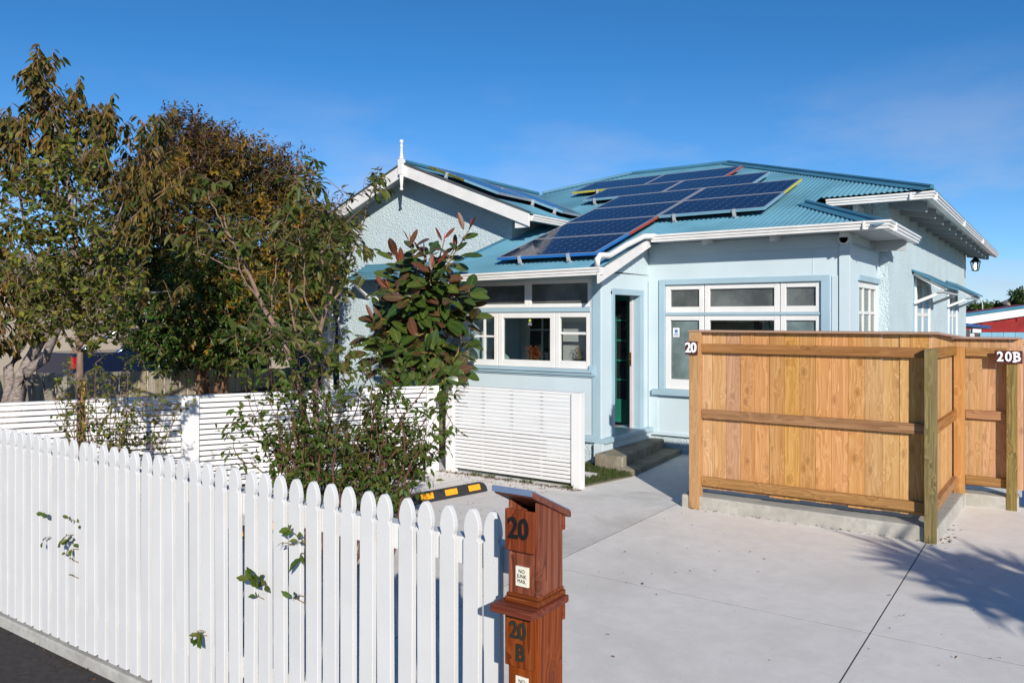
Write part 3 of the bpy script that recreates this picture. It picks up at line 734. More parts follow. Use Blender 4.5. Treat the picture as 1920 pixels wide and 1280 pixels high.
# the wall with the front door, facing +x
Ud = -5.22; pd = ('u', Ud)
mb = MB(); mb.pb(pd, Vp + .1, 9.93, .33, 2.66, -.10, 0); mb.pb(pd, 10.92, 11.131, .33, 2.66, -.10, 0); mb.pb(pd, 9.93, 10.92, 2.40, 2.66, -.10, 0)
mb.pb(pd, Vp - .01, Vp + .1, .33, 2.66, -.10, -.001)
mb.build('door_wall', M['wall'], house)
mb = MB(); mb.ext([(Ud - .1, 9.22, 2.665), (Ud - .1, 11.14, 2.665), (Ud - .1, 11.14, PZ(11.14) - .03), (Ud - .1, 9.22, PZ(9.22) - .03)], (.11, 0, 0))
for i in range(14): mb.box(Ud + .01, Ud + .0145, 9.5 + i * .112, 9.5 + i * .112 + .1, 2.665, PZ(9.5 + i * .112) - .04)
mb.build('board_gable', M['wall'], house)
mb = MB(); mb.pb(pd, Vp - .012, 9.74, .33, 2.664, -.01, .016); mb.build('corner_board', M['wall'], house, bevel=.004)
mb = MB(); mb.pb(pd, 9.925, 10.01, .36, 2.40, -.10, .022); mb.pb(pd, 10.83, 10.94, .36, 2.40, -.10, .022); mb.pb(pd, 9.925, 10.94, 2.345, 2.43, -.10, .024)
door = mb.build('door_frame', M['trim'], house, bevel=.004)
mb = MB(); mb.pb(pd, 9.6, 11.12, .30, .365, -.4, .10); mb.build('door_sill', M['trim'], house, bevel=.006)
mb = MB(); mb.box(-5.30, -5.16, 9.57, 11.12, -.02, .298); mb.build('base_board', M['wall'], house, bevel=.005)
# barge of the porch roof, downpipe on it
mb = MB(); mb.ext([(-5.0, 9.12, PZ(9.12) - .01), (-5.0, 10.70, PZ(10.70) - .01), (-5.0, 10.70, PZ(10.70) - .13), (-5.0, 9.12, PZ(9.12) - .17)], (.028, 0, 0))
mb.build('bargeboard', M['barge'], house)
dp = [(-4.86, 10.66, 3.19), (-4.90, 10.62, 3.20), (-4.97, 10.45, 3.185), (-5.0, 9.95, 3.02), (-5.0, 9.45, 2.845), (-5.0, 9.32, 2.84), (-5.01, 9.22, 2.83), (-5.02, 9.17, 2.78), (-5.02, 9.16, 2.69)]
MB().tube(dp, .042, 10).build('downpipe', M['gutter'], house, smooth=True)

# door leaf standing open, passage with a green glazed door
mb = MB(); mb.box(-6.02, -5.34, 9.95, 9.99, .38, 2.34); dl = mb.build('door_leaf', M['pinkdoor'], house, bevel=.004)
MB().box(-5.36, -5.315, 10.79, 10.832, .366, 2.345).build('door_jamb', M['pinkdoor'], house, bevel=.003)
mb = MB(); mb.box(-5.365, -5.33, 10.782, 10.79, 1.30, 1.50); mb.tube([(-5.35, 10.782, 1.40), (-5.35, 10.76, 1.40)], .014, 6); mb.build('strike_plate', M['brass'], house)
inn = 11.13
gd = MB(); gd.box(-6.28, -6.18, inn - .045, inn, .40, 2.40); gd.box(-5.56, -5.46, inn - .045, inn, .40, 2.40); gd.box(-6.18, -5.56, inn - .045, inn, .40, .76); gd.box(-6.18, -5.56, inn - .045, inn, 2.28, 2.40)
gdo = gd.build('inner_door', M['green'], house, bevel=.004)
MB().box(-6.18, -5.56, inn - .03, inn - .022, .76, 2.28).build('pane', M['carglass'], gdo)
for z in (1.06, 1.36, 1.67, 1.98): MB().box(-6.18, -5.56, inn - .042, inn - .012, z - .012, z + .012).build('glazing_bar', M['green'], gdo)
for u in (-5.97, -5.75): MB().box(u - .013, u + .013, inn - .04, inn - .01, .76, 2.28).build('glazing_bar', M['green'], gdo)
for i in range(9):
    MB().box(-7.5, -5.30, 9.75 + i * .152, 9.75 + i * .152 + .148, .33, .352).build('floor_board', M['floorboard'], house)
mb = MB(); mb.box(-7.56, -6.34, inn - .02, inn + .05, .35, 3.0); mb.box(-6.34, -5.40, inn - .02, inn + .05, 2.46, 3.0); mb.box(-5.44, -5.23, inn - .02, inn + .05, .35, 3.0); mb.box(-7.56, -5.33, 9.75, inn, 2.66, 2.70)
mb.build('inner_wall', M['inner'], house)
iw = MB(); ip = ('v', inn - .02)
iw.pb(ip, -7.42, -7.36, .9, 2.3, 0, .03); iw.pb(ip, -6.86, -6.80, .9, 2.3, 0, .03); iw.pb(ip, -7.36, -6.86, 2.24, 2.3, 0, .03); iw.pb(ip, -7.36, -6.86, .9, .96, 0, .03)
iwo = iw.build('inner_window', M['white'], house)
MB().pb(ip, -7.36, -6.86, .96, 2.24, 0, .008).build('pane', M['carglass'], iwo)
MB().pb(ip, -7.12, -7.095, .96, 2.24, .008, .025).build('glazing_bar', M['white'], iwo)
for z in (1.38, 1.82): MB().pb(ip, -7.36, -6.86, z - .012, z + .012, .008, .022).build('glazing_bar', M['white'], iwo)

# walls -- bay
Vb = 11.13; pb_ = ('v', Vb)
mb = MB(); mb.pb(pb_, -5.218, -5.03, .26, 2.59, -.1, 0); mb.pb(pb_, -2.57, -2.338, .26, 2.59, -.1, 0); mb.pb(pb_, -5.03, -2.57, .26, .87, -.1, 0); mb.pb(pb_, -5.218, -2.338, 2.59, 3.14, -.1, 0)
mb.build('bay_wall', M['wall'], house)
mb = MB(); mb.pb(pb_, -5.2, -2.46, 2.955, 3.13, -.01, .02); mb.build('frieze_board', M['wall'], house, bevel=.003)
mb = MB(); mb.pb(pb_, -5.208, -5.05, .30, 2.575, -.01, .012); mb.pb(pb_, -2.55, -2.47, .30, 2.575, -.01, .012); mb.pb(pb_, -2.80, -2.793, 2.60, 2.95, -.01, .006)
mb.build('cover_board', M['wall'], house, bevel=.003)
mb = MB(); mb.pb(pb_, -2.455, -2.318, .26, 3.13, -.12, .03); mb.build('corner_board', M['wall'], house, bevel=.004)
mb = MB(); mb.pb(pb_, -5.03, -4.935, .95, 2.59, -.09, .028); mb.pb(pb_, -2.685, -2.57, .95, 2.59, -.09, .028); mb.pb(pb_, -4.935, -2.685, 2.51, 2.59, -.09, .03)
mb.build('window_trim', M['trim'], house, bevel=.004)
mb = MB(); mb.pb(pb_, -5.12, -2.48, .86, .95, -.09, .085); mb.build('window_sill', M['trim'], house, bevel=.008)
mb = MB(); mb.pb(pb_, -4.935, -2.685, 2.055, 2.095, -.09, .01); mb.build('transom', M['trim'], house, bevel=.003)
mb = MB(); mb.pb(pb_, -5.218, -2.338, .255, .30, -.05, .035); mb.build('base_board', M['wall'], house, bevel=.004)
MB().box(-5.21, -2.34, Vb + .02, Vb + .12, -.2, .255).build('plinth', M['stucco'], house)
for a0, a1 in ((-4.935, -4.335), (-4.325, -3.243), (-3.233, -2.687)):
    window(pb_, a0, a1, 2.095, 2.51, .075, pane='obs', bot=.085)
    window(pb_, a0, a1, .952, 2.055, .075, pane='glass' if a0 > -4.9 and a0 < -4 else 'obsg', bot=.15)
# room behind the bay
mb = MB(); mb.box(-5.2, -2.40, 13.05, 13.12, .3, 3.1); mb.box(-5.25, -5.2, 11.23, 13.05, .3, 3.1); mb.box(-5.2, -2.4, 11.23, 13.05, .25, .3); mb.box(-5.2, -2.4, 11.23, 13.05, 3.06, 3.10)
mb.build('inner_wall', M['inner'], house)
MB().box(-4.2, -3.75, 13.0, 13.05, 1.0, 2.2).build('inner_window', M['dark'], house)
for u in (-4.6, -3.55, -2.75):
    m = MB()
    for i in range(7): m.tube([(u + i * .035, 11.42 + .012 * (i % 2), .6), (u + i * .035, 11.42 + .012 * (i % 2), 2.05)], .019, 5)
    m.build('curtain', M['inner'], house, smooth=True)
# bay return wall with a small-paned window
pr = ('u', -2.336)
mb = MB(); mb.pb(pr, 11.135, 11.72, .26, 3.135, -.098, 0); mb.pb(pr, 13.13, 13.2, .26, 3.14, -.1, 0); mb.pb(pr, 11.72, 13.13, .26, .9, -.1, 0); mb.pb(pr, 11.72, 13.13, 2.53, 3.14, -.1, 0)
mb.build('bay_wall', M['wall'], house)
MB().box(-2.46, -2.35, 11.15, 13.2, -.2, .255).build('plinth', M['stucco'], house)
mb = MB(); mb.pb(pr, 11.28, 13.15, 2.99, 3.02, -.01, .025); mb.pb(pr, 11.66, 13.15, 2.53, 2.61, -.01, .03); mb.build('window_trim', M['trim'], house, bevel=.003)
window(pr, 11.72, 13.13, .9, 2.53, .09, pane='obsg', bars=(('v', 12.19, .05), ('v', 12.66, .05), ('h', 2.09, .04), ('h', 1.5, .04)))
# main side wall
Us = -2.194; ps = ('u', Us)
mb = MB(); mb.box(-2.42, Us - .1, 13.18, 13.3, -.1, 3.80); mb.box(Us - .12, Us, 13.182, 24.6, -.1, 3.84); mb.box(-5.2, -2.42, 13.2, 13.3, 2.9, 3.88); mb.box(-6, Us - .12, 24.5, 24.6, -.1, 3.8)
mb.build('side_wall', M['stucco'], house)
for (a0, a1, bars) in ((15.55, 17.35, (('v', 16.45, .16),)), (20.35, 22.1, (('v', 21.2, .12),))):
    MB().pb(ps, a0 - .16, a1 + .2, .8, 2.80, -.01, .02).build('window_trim', M['trim'], house)
    window(ps, a0, a1, .9, 2.74, .12, d0=-.01, d1=.05, pane='obsg' if a0 > 18 else 'carglass', bars=bars + (('h', 2.08, .06),))
    A0, A1 = a0 - .22, a1 + .25
    m = MB(); zw, zo, uo = 2.84, 2.53, Us + .56
    m.hexa([(Us, A0, zw), (uo, A0, zo), (uo, A1, zo), (Us, A1, zw), (Us, A0, zw + .03), (uo, A0, zo + .03), (uo, A1, zo + .03), (Us, A1, zw + .03)])
    a = m.build('window_awning', M['cap'], house)
    for vv in (A0 + .1, A1 - .12):
        MB().beam((Us + .03, vv, zw - .05), (uo - .06, vv, zo - .03), .05, .085, (0, 1, 0)).build('awning_rafter', M['white'], a)
        MB().beam((Us + .03, vv, 2.28), (uo - .12, vv, zo - .075), .05, .075, (0, 1, 0)).build('awning_bracket', M['white'], a)
    MB().box(uo - .14, uo - .08, A0 + .02, A1 - .02, zo - .075, zo - .02).build('awning_bearer', M['soffit'], a)
# vent pipe end under the bay eave
mb = MB()
c = Vector((-2.39, 11.10, 3.055)); ring = []
for rr, dy in ((.078, .02), (.078, -.055), (.058, -.055), (.058, .01)):
    ring.append([(c.x + rr * math.cos(2 * math.pi * k / 16), c.y + dy, c.z + rr * math.sin(2 * math.pi * k / 16)) for k in range(16)])
for i in range(3):
    base = len(mb.V); mb.add(ring[i] + ring[i + 1], [(k, (k + 1) % 16, 16 + (k + 1) % 16, 16 + k) for k in range(16)])
ve_ = mb.build('vent_pipe', M['white'], house)
mb = MB(); mb.add([(c.x + .055 * math.cos(2 * math.pi * k / 16), c.y + .0, c.z + .055 * math.sin(2 * math.pi * k / 16)) for k in range(16)], [tuple(range(16))]); mb.build('vent_disc', M['under'], ve_)  # plain dark disc set inside the pipe end

# ------------------------------------------------------------------ solar panels
SL = math.atan(K); W_, D_ = 1.655, 1.055
def panel_meshes():
    f = .022; m = MB()
    m.box(0, W_, 0, f, -.02, .02); m.box(0, W_, D_ - f, D_, -.02, .02); m.box(0, f, f, D_ - f, -.02, .02); m.box(W_ - f, W_, f, D_ - f, -.02, .02)
    fr = m.mesh('frame', M['alu']); g = MB().box(f, W_ - f, f, D_ - f, -.012, .0165).mesh('cell_sheet', M['solar'])
    cl = MB(); cl.box(-.02, .02, -.03, .012, -.10, .026); cl.box(-.045, .045, -.02, .0, -.11, -.085); cl.box(-.008, .035, -.05, -.02, -.075, -.04)
    return fr, g, cl.mesh('clamp', M['steel'])
PF, PG, PC = panel_meshes()
EDGE = {}
def edge_mesh(side, key, xa=0, xb=W_):
    if (side, key, xb) not in EDGE:
        m = MB()
        if side == 'b': m.box(xa, xb, -.006, -.0005, -.022, .017)
        else: m.box(W_ + .0005, W_ + .006, 0, D_, -.022, .017)
        EDGE[(side, key, xb)] = m.mesh('edge_strip', M[key + '_edge'])
    return EDGE[(side, key, xb)]
def solar_panel(u, v, label, edges=(), clamps=(), mat=None, group='solar panels on the front roof slope'):
    t = thing('solar_panel', label, 'solar panel', (0, 0, 0), group)
    if mat is None: mat = Matrix.Translation((u, v, PZ(v) + .115)) @ Matrix.Rotation(SL, 4, 'X')
    t.rotation_mode = 'XYZ'; t.location = mat.to_translation(); t.rotation_euler = mat.to_euler()
    for me in (PF, PG):
        o = bpy.data.objects.new(me.name, me); COL.objects.link(o); o.parent = t
    for e in edges:
        me = edge_mesh(*e); o = bpy.data.objects.new('edge_strip', me); COL.objects.link(o); o.parent = t
    for x in clamps:
        o = bpy.data.objects.new('clamp', PC); COL.objects.link(o); o.parent = t; o.location = (x, 0, 0)
rows = [9.53, 10.545, 11.56, 12.575, 13.59, 14.605]
solar_panel(-6.90, rows[0], 'lowest solar panel, blue edges in front and on the right, just above the porch gutter', (('b', 'blue'), ('s', 'blue')), (.4, 1.22))
solar_panel(-6.90, rows[1], 'second solar panel up from the porch gutter, red strip along its right edge', (('s', 'red'),))
solar_panel(-6.93, rows[2], 'solar panel third up from the porch gutter, under the white gable gutter end')
solar_panel(-5.235, rows[2], 'solar panel with pale blue front edge lowest above the bay window roof', (('b', 'teal'), ('s', 'teal')), (.25, 1.2))
solar_panel(-6.95, rows[3], 'left solar panel fourth up from the porch gutter, pale front edge clear of the roof', (('b', 'teal'),))
solar_panel(-5.245, rows[3], 'solar panel with yellow strip on its right edge, nearest to the right hip', (('s', 'yellow'),))
solar_panel(-7.76, rows[4], 'left solar panel of the second row from the top, its lower left corner overhanging', (('b', 'teal'),), (.25,))
solar_panel(-6.07, rows[4], 'right solar panel of the second row from the top, pale blue right edge', (('s', 'teal'),))
solar_panel(-8.60, rows[5], 'topmost left solar panel with a yellow front strip, nearest to the ridge', (('b', 'yellow'),), (.6,))
solar_panel(-6.93, rows[5], 'topmost right solar panel with red strip on its right edge near the ridge', (('s', 'red'),))
def gable_mat(u, v):                                   # local x runs down the slope, local y along the ridge
    ex = Vector((1, 0, -GK)).normalized(); ey = Vector((0, 1, 0)); ez = ex.cross(ey)
    m = Matrix(((ex.x, ey.x, ez.x, u), (ex.y, ey.y, ez.y, v), (ex.z, ey.z, ez.z, GZu(u) + .11), (0, 0, 0, 1))); return m
solar_panel(0, 0, 'solar panel with yellow front edge high on the gable roof beside the finial', (('b', 'yellow', 0, .86), ('b', 'teal', .861, W_)), (.45,), gable_mat(-9.42, 10.93), 'solar panels on the gable roof slope')
solar_panel(0, 0, 'solar panel low on the gable roof above its white gutter', (('b', 'teal'),), (.25, 1.0, 1.5), gable_mat(-8.8, 12.0), 'solar panels on the gable roof slope')

# ------------------------------------------------------------------ steps, lamp, pots, stickers
st = MB(); st.hexa([(-5.16, 9.34, -.06), (-4.72, 9.30, -.06), (-4.94, 11.105, -.06), (-5.155, 11.105, -.06), (-5.16, 9.34, .205), (-4.72, 9.30, .205), (-4.94, 11.105, .205), (-5.155, 11.105, .205)])
st_ = thing('door_steps', 'two mossy concrete steps below the open front door', 'steps', (-4.9, 10, 0))
st.build('tread', M['step'], st_, bevel=.018)
MB().hexa([(-4.80, 9.26, -.06), (-4.50, 9.22, -.06), (-4.66, 11.10, -.06), (-4.93, 11.10, -.06), (-4.80, 9.26, .075), (-4.50, 9.22, .075), (-4.66, 11.10, .075), (-4.93, 11.10, .075)]).build('tread', M['step'], st_, bevel=.015)

lx, ly, lz = -1.93, 24.05, 3.62
ln = thing('eave_lantern', 'small dark lantern with a lit bulb hanging under the far eave corner', 'lantern', (lx, ly, lz - .5))
mb = MB(); mb.tube([(lx, ly, lz + .12), (lx, ly, lz - .02)], .012, 6); mb.lathe([(.03, .0), (.06, -.04), (.125, -.11), (.125, -.13), (.0, -.13)], (lx, ly, lz), 6)
mb.lathe([(.075, -.34), (.075, -.355), (.04, -.365), (.0, -.365)], (lx, ly, lz), 6)
for k in range(6):
    a = 2 * math.pi * k / 6; mb.beam((lx + .11 * math.cos(a), ly + .11 * math.sin(a), lz - .125), (lx + .07 * math.cos(a), ly + .07 * math.sin(a), lz - .35), .018, .018, (.3, .9, .1))
mb.build('lantern_body', M['lampiron'], ln)
mb = MB(); mb.lathe([(.02, -.33), (.042, -.28), (.046, -.22), (.022, -.16)], (lx, ly, lz), 8); mb.build('bulb', M['lampglow'], ln, smooth=True)

def pot(label, u, v, r, h, mat, plant, seed, kind='round'):
    z0 = 1.36; t = thing('potted_plant', label, 'potted plant', (u, v, z0), 'pots on the inside of the porch window sill')
    MB().lathe([(r * .75, 0), (r, h), (r * 1.06, h), (r * 1.06, h * .85), (r * 1.0, h * .85), (r * .9, h * .97), (0, h * .9)], (u, v, z0), 14).build('pot', mat, t)
    rng = np.random.default_rng(seed); p = Plant(seed)
    for i in range(plant[0]):
        d = np.array([rng.normal(0, plant[3]), rng.normal(0, .3), 1.0]); p.twig((u + rng.normal(0, r * .4), v + rng.normal(0, r * .2), z0 + h * .9), d, plant[1] * rng.uniform(.6, 1.1), .003, plant[4], plant[2], .6, .2, .3, .9, .5)
    p.mb.build('stems', M['dryflower'] if kind == 'dry' else M['twig_g'], t)
    leaves_joined('leaves', *p.arr(), plant[5], t, 'stuff', seed)
MB().box(-7.58, -5.40, 9.735, 9.93, 1.325, 1.358).build('inner_sill', M['white'], house)
pot('charcoal pot with a pale yellow-green low plant behind the left sash', -7.12, 9.83, .095, .16, M['potdark'], (10, .09, .05, .6, 5, M['dryflower']), 1)
pot('spreading rust red succulent in an orange saucer behind the middle pane', -6.44, 9.83, .10, .035, M['terracotta'], (26, .24, .05, .75, 9, M['red_flower']), 2)
pot('charcoal pot with a few pink-white blooms right of the red succulent', -6.16, 9.83, .095, .15, M['potdark'], (5, .10, .04, .5, 4, M['dryflower']), 3)
pot('small black pot of twiggy dry stems behind the right sash', -5.68, 9.83, .065, .075, M['black'], (13, .26, .03, .55, 5, M['red_flower']), 4, 'dry')

def sticker(label, u, v, z, w, h, mats):
    t = thing('window_sticker', label, 'sticker', (u, v, z))
    MB().box(u - w / 2, u + w / 2, v - .002, v, z - h / 2, z + h / 2).build('label_sheet', mats[0], t)
    m = MB(); m.add([(u + w * .3 * math.cos(2 * math.pi * k / 14), v - .004, z + h * .14 + w * .3 * math.sin(2 * math.pi * k / 14)) for k in range(14)], [tuple(range(14))]); m.build('round_mark', mats[1], t)
    m = MB()
    for k in range(3): m.box(u - w * .4, u + w * .4, v - .004, v - .003, z - h * .18 - k * h * .1, z - h * .13 - k * h * .1)
    m.build('print_lines', mats[2], t)
sticker('small white security sticker in the top corner of the left bay sash', -4.78, 11.1765, 1.80, .10, .135, (M['white_l'], M['stick_b'], M['stick_b']))
sticker('dark sticker with a yellow-green round mark in the middle porch pane', -6.42, 9.6865, 1.96, .075, .13, (M['black'], M['stick_y'], M['steel']))

# ------------------------------------------------------------------ white picket fence
VF = 2.365
pk = thing('picket_fence', 'white picket fence with pointed pickets along the footpath', 'fence', (-4.5, VF, 0))
def picket_mesh():
    w, t = .0385, .024; zb, zs, zt = .075, 1.135, 1.286
    zs = zt - .114
    prof = [(-w, zb), (-w, zs - .012), (-w * .95, zs - .003), (-w * .78, zs), (-w * .78, zs + .007), (-w * .91, zs + .020), (-w * .96, zs + .036), (-w * .91, zs + .056), (-w * .77, zs + .078), (-w * .54, zs + .097), (-w * .30, zs + .109), (-w * .12, zs + .1135), (0, zt)]
    poly = [(x, 0, z) for x, z in prof] + [(-x, 0, z) for x, z in reversed(prof[:-1])]
    m = MB(); m.ext(poly, (0, t, 0))
    for x, z in ((-.016, 1.13), (.017, 1.105), (-.015, .345), (.016, .32)):
        k = len(m.V); m.V += [(x + .0042 * math.cos(a), -.0003 - .0012 * (r < 1), z + .0042 * r * math.sin(a)) if r else (x, -.0018, z) for r in (1, 0) for a in [q * math.pi / 3 for q in range(6 if r else 1)]]
        m.F += [(k + i, k + (i + 1) % 6, k + 6) for i in range(6)]; m.I += [0] * 6
    return m.mesh('picket', M['picket'])
PKM = picket_mesh(); rng = random.Random(5)
for i in range(74):
    piece('picket', PKM, pk, (-1.622 - i * .1098 + 4.5, rng.uniform(-.0015, .0015), rng.uniform(-.003, .003)), (0, rng.uniform(-.007, .007), rng.uniform(-.02, .02)), None, .0024)
for z0, z1 in ((1.062, 1.166), (.28, .38)):
    MB().box(-9.72, -1.575, VF + .0275, VF + .095, z0, z1).build('rail', M['picket'], pk, bevel=.004)
for u in (-1.63, -3.9, -6.2, -8.5):
    MB().box(u - .045, u + .045, VF + .0975, VF + .19, .0, 1.10).build('post', M['picket'], pk, bevel=.005)

# ------------------------------------------------------------------ timber letterbox post
lb = thing('letterbox', 'red-brown stained timber double letterbox post beside the picket fence end', 'letterbox', (-1.49, 2.28, 0))
x0, x1, y0, y1 = -1.550, -1.428, 2.205, 2.360
mb = MB(); mb.ext([(x1, y0, 1.05), (x1, y1, 1.05), (x1, y1, 1.335), (x1, y0, 1.392)], (-.014, 0, 0)); mb.ext([(x0, y0, 1.05), (x0, y1, 1.05), (x0, y1, 1.335), (x0, y0, 1.392)], (.014, 0, 0))
mb.box(x0 + .0145, x1 - .0145, y0 + .006, y0 + .02, 1.05, 1.30); mb.box(x0 + .0145, x1 - .0145, y1 - .016, y1 - .002, 1.05, 1.33)
mb.build('upper_box', M['box'], lb, bevel=.003)
mb = MB(); mb.box(x0, x1, y0, y1, -.02, 1.02); mb.build('lower_box', M['box'], lb, bevel=.004)
mb = MB(); mb.hexa([(x0 - .022, y0 - .052, 1.418), (x1 + .014, y0 - .052, 1.418), (x1 + .014, y1 + .035, 1.308), (x0 - .022, y1 + .035, 1.308), (x0 - .022, y0 - .052, 1.441), (x1 + .014, y0 - .052, 1.441), (x1 + .014, y1 + .035, 1.331), (x0 - .022, y1 + .035, 1.331)])
rf = mb.build('sloping_lid', M['box_d'], lb, bevel=.004)
m = MB(); m.hexa([(x0 - .024, y0 - .056, 1.4415), (x1 + .012, y0 - .056, 1.4415), (x1 + .012, y1 + .030, 1.3335), (x0 - .024, y1 + .030, 1.3335), (x0 - .024, y0 - .056, 1.445), (x1 + .012, y0 - .056, 1.445), (x1 + .012, y1 + .030, 1.337), (x0 - .024, y1 + .030, 1.337)])
m.box(x0 - .026, x1 + .010, y0 - .0585, y0 - .0525, 1.425, 1.4445)
m.build('lid_sheet', M['zinc'], rf)
MB().box(x0 - .006, x1 - .010, y0 - .013, y0 - .0005, 1.222, 1.362).build('number_board', M['box'], lb, bevel=.004)
text('house_number', '20', .098, .003, M['black'], lb, (-1.4985, y0 - .0165, 1.298), .0016, .86)
MB().box(x0 - .006, x1 - .012, y0 - .013, y0 - .0005, .835, 1.002).build('number_board', M['box'], lb, bevel=.004)
text('house_number', '20', .078, .003, flat('tarnished_number', (.06, .055, .04), .4, .5, .5), lb, (-1.500, y0 - .0165, .958), .0014, .86)
text('house_number', 'B', .078, .003, bpy.data.materials['tarnished_number'], lb, (-1.490, y0 - .0165, .885), .0014, .86)
for zc, k in ((1.138, 1), (.77, 1)):
    s_ = MB().box(-1.518, -1.467, y0 - .004 + .0005, y0 + .0055, zc - .033, zc + .033).build('no_junk_mail_label', M['sticker'], lb, bevel=.001)
    text('lettering', 'NO\nJUNK\nMAIL', .0175, .0004, M['black'], lb, (-1.4925, y0 - .0042, zc + .001), 0, .92)
mb = MB(); mb.box(x0 - .008, x1 + .008, y0 - .012, y1 + .008, 1.048, 1.066); mb.box(x0 - .004, x1 + .004, y0 - .008, y1 + .004, 1.0665, 1.078); mb.build('moulding', M['box_d'], lb, bevel=.004)
MB().box(x0 - .034, x1 + .018, y0 - .062, y1 + .014, 1.021, 1.0475).build('shelf', M['box_d'], lb, bevel=.006)
MB().box(x0 + .018, x1 - .018, y0 - .0012, y0 + .004, 1.003, 1.0195).build('slot', M['under'], lb)
mb = MB(); mb.box(x1 - .01, x1 + .004, y1 - .001, y1 + .012, 1.27, 1.325); mb.box(x1 - .01, x1 + .004, y1 - .001, y1 + .012, .96, 1.015); mb.build('back_flap', M['box_d'], lb, bevel=.003)

# ------------------------------------------------------------------ timber fence in three runs with its concrete kerb
kb = MB(); kb.ext([(-3.36, 7.99, -.1), (-1.04, 7.985, -.1), (-.93, 7.985, -.1), (-.885, 9.79, -.1), (-.40, 9.80, -.1), (-.40, 10.05, -.1), (-1.16, 10.05, -.1), (-1.2, 8.28, -.1), (-3.36, 8.28, -.1)], (0, 0, .235))
kb.build('kerb', M['kerb'], kind='structure', bevel=.014, base=(-2, 8, 0))
wf = thing('timber_fence', 'new orange pine paling fence with three rails stepping round the driveway corner', 'fence', (-2.1, 8.05, 0))
def board_mesh(w, h, t=.019):
    m = MB(); m.box(-w / 2, w / 2, 0, t, 0, h); return m.mesh('paling', M['pine'])
rng = random.Random(11)
wid = [.12, .149, .15, .149, .15, .149, .15, .15, .149, .15, .15, .15, .15, .09, .148, .12]
BM = {}
x = -3.175
for w in wid:
    if x + w > -.99: w = -.99 - x
    if w < .03: break
    k = round(w, 3)
    if k not in BM: BM[k] = board_mesh(k - .0018, 1.668)
    piece('paling', BM[k], wf, loc_in(wf, (x + w / 2, 8.084 + rng.uniform(0, .008), (.205 + rng.uniform(-.008, .006)))), (rng.uniform(-.003, .003), 0, rng.uniform(-.02, .02)), None, .003); x += w
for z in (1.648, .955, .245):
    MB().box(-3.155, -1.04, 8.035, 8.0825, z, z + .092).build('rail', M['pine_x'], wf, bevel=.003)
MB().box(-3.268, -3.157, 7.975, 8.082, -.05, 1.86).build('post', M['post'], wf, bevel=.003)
MB().box(-1.035, -.938, 7.94, 8.032, -.05, 1.735).build('post', M['gpost'], wf, bevel=.003)
MB().box(-3.30, -.93, 8.02, 8.13, 1.862, 1.884).build('cap_board', M['cap_x'], wf, bevel=.003)
# return run
for i in range(12):
    w = .145; y = 8.115 + i * .146
    if y > 9.85: break
    zt = 1.862 - (y - 8.0) * .040
    m = MB(); m.box(-1.02, -1.001, y, y + w - .002, .205, zt); m.build('paling', M['pine'], wf)
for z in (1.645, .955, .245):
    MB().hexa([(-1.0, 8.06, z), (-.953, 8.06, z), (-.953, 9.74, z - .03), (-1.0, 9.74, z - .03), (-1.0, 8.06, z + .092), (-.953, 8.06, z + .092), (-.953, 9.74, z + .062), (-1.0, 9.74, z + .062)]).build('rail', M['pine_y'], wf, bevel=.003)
MB().box(-.985, -.885, 9.74, 9.835, .10, 1.70).build('post', M['post'], wf, bevel=.003)
MB().hexa([(-1.06, 8.131, 1.862), (-.95, 8.131, 1.862), (-.90, 9.76, 1.797), (-1.01, 9.76, 1.797), (-1.06, 8.131, 1.884), (-.95, 8.131, 1.884), (-.90, 9.76, 1.819), (-1.01, 9.76, 1.819)]).build('cap_board', M['cap_y'], wf, bevel=.003)
# third run
for i in range(6):
    m = MB(); x = -1.105 + i * .125; m.box(x, x + .123, 9.895, 9.914, .205, 1.786); m.build('paling', M['pine'], wf)
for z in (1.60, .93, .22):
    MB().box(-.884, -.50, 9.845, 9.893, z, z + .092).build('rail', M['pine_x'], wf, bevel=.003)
MB().box(-.505, -.41, 9.79, 9.885, -.03, 1.66).build('post', M['gpost'], wf, bevel=.003)
MB().box(-1.01, -.39, 9.83, 9.94, 1.787, 1.809).build('cap_board', M['cap_x'], wf, bevel=.003)
for i in range(4):
    m = MB(); y = 9.92 + i * .146; m.box(-.43, -.411, y, y + .144, .25, 1.78 - i * .03); m.build('paling', M['pine'], wf)
MB().hexa([(-.47, 9.941, 1.787), (-.37, 9.941, 1.787), (-.37, 10.6, 1.70), (-.47, 10.6, 1.70), (-.47, 9.941, 1.809), (-.37, 9.941, 1.809), (-.37, 10.6, 1.722), (-.47, 10.6, 1.722)]).build('cap_board', M['cap_y'], wf, bevel=.003)

def number_sign(label, body, u, v, z, w, h, tw, serifs):
    t = thing('number_sign', label, 'number sign', (u, v, z))
    MB().box(u - w / 2, u + w / 2, v, v + .016, z - h / 2, z + h / 2).build('plaque', M['plaque'], t, bevel=.002)
    n = len(body); xs = [u + (i - (n - 1) / 2) * tw for i in range(n)]
    for ch, xx in zip(body, xs):
        text('digit' if ch.isdigit() else 'letter', ch, h * 1.04, .007, M['white_l'], t, (xx, v - .0065, z), .0035, .88)
        if ch == 'B':
            for zz in (z + h * .335, z - h * .335): MB().box(xx - tw * .50, xx - tw * .05, v - .0125, v - .0005, zz - .0085, zz + .0085).build('serif', M['white_l'], t)
number_sign('brown plaque with white 20 on the left post of the pine fence', '20', -3.235, 7.952, 1.695, .135, .140, .060, True)
number_sign('brown plaque with white 20B on the far right fence post', '20B', -.485, 9.770, 1.603, .250, .135, .074, True)
bp = thing('blue_panel', 'dark blue painted panel at the right edge beside the 20B post', 'panel', (-.2, 10.0, 0))
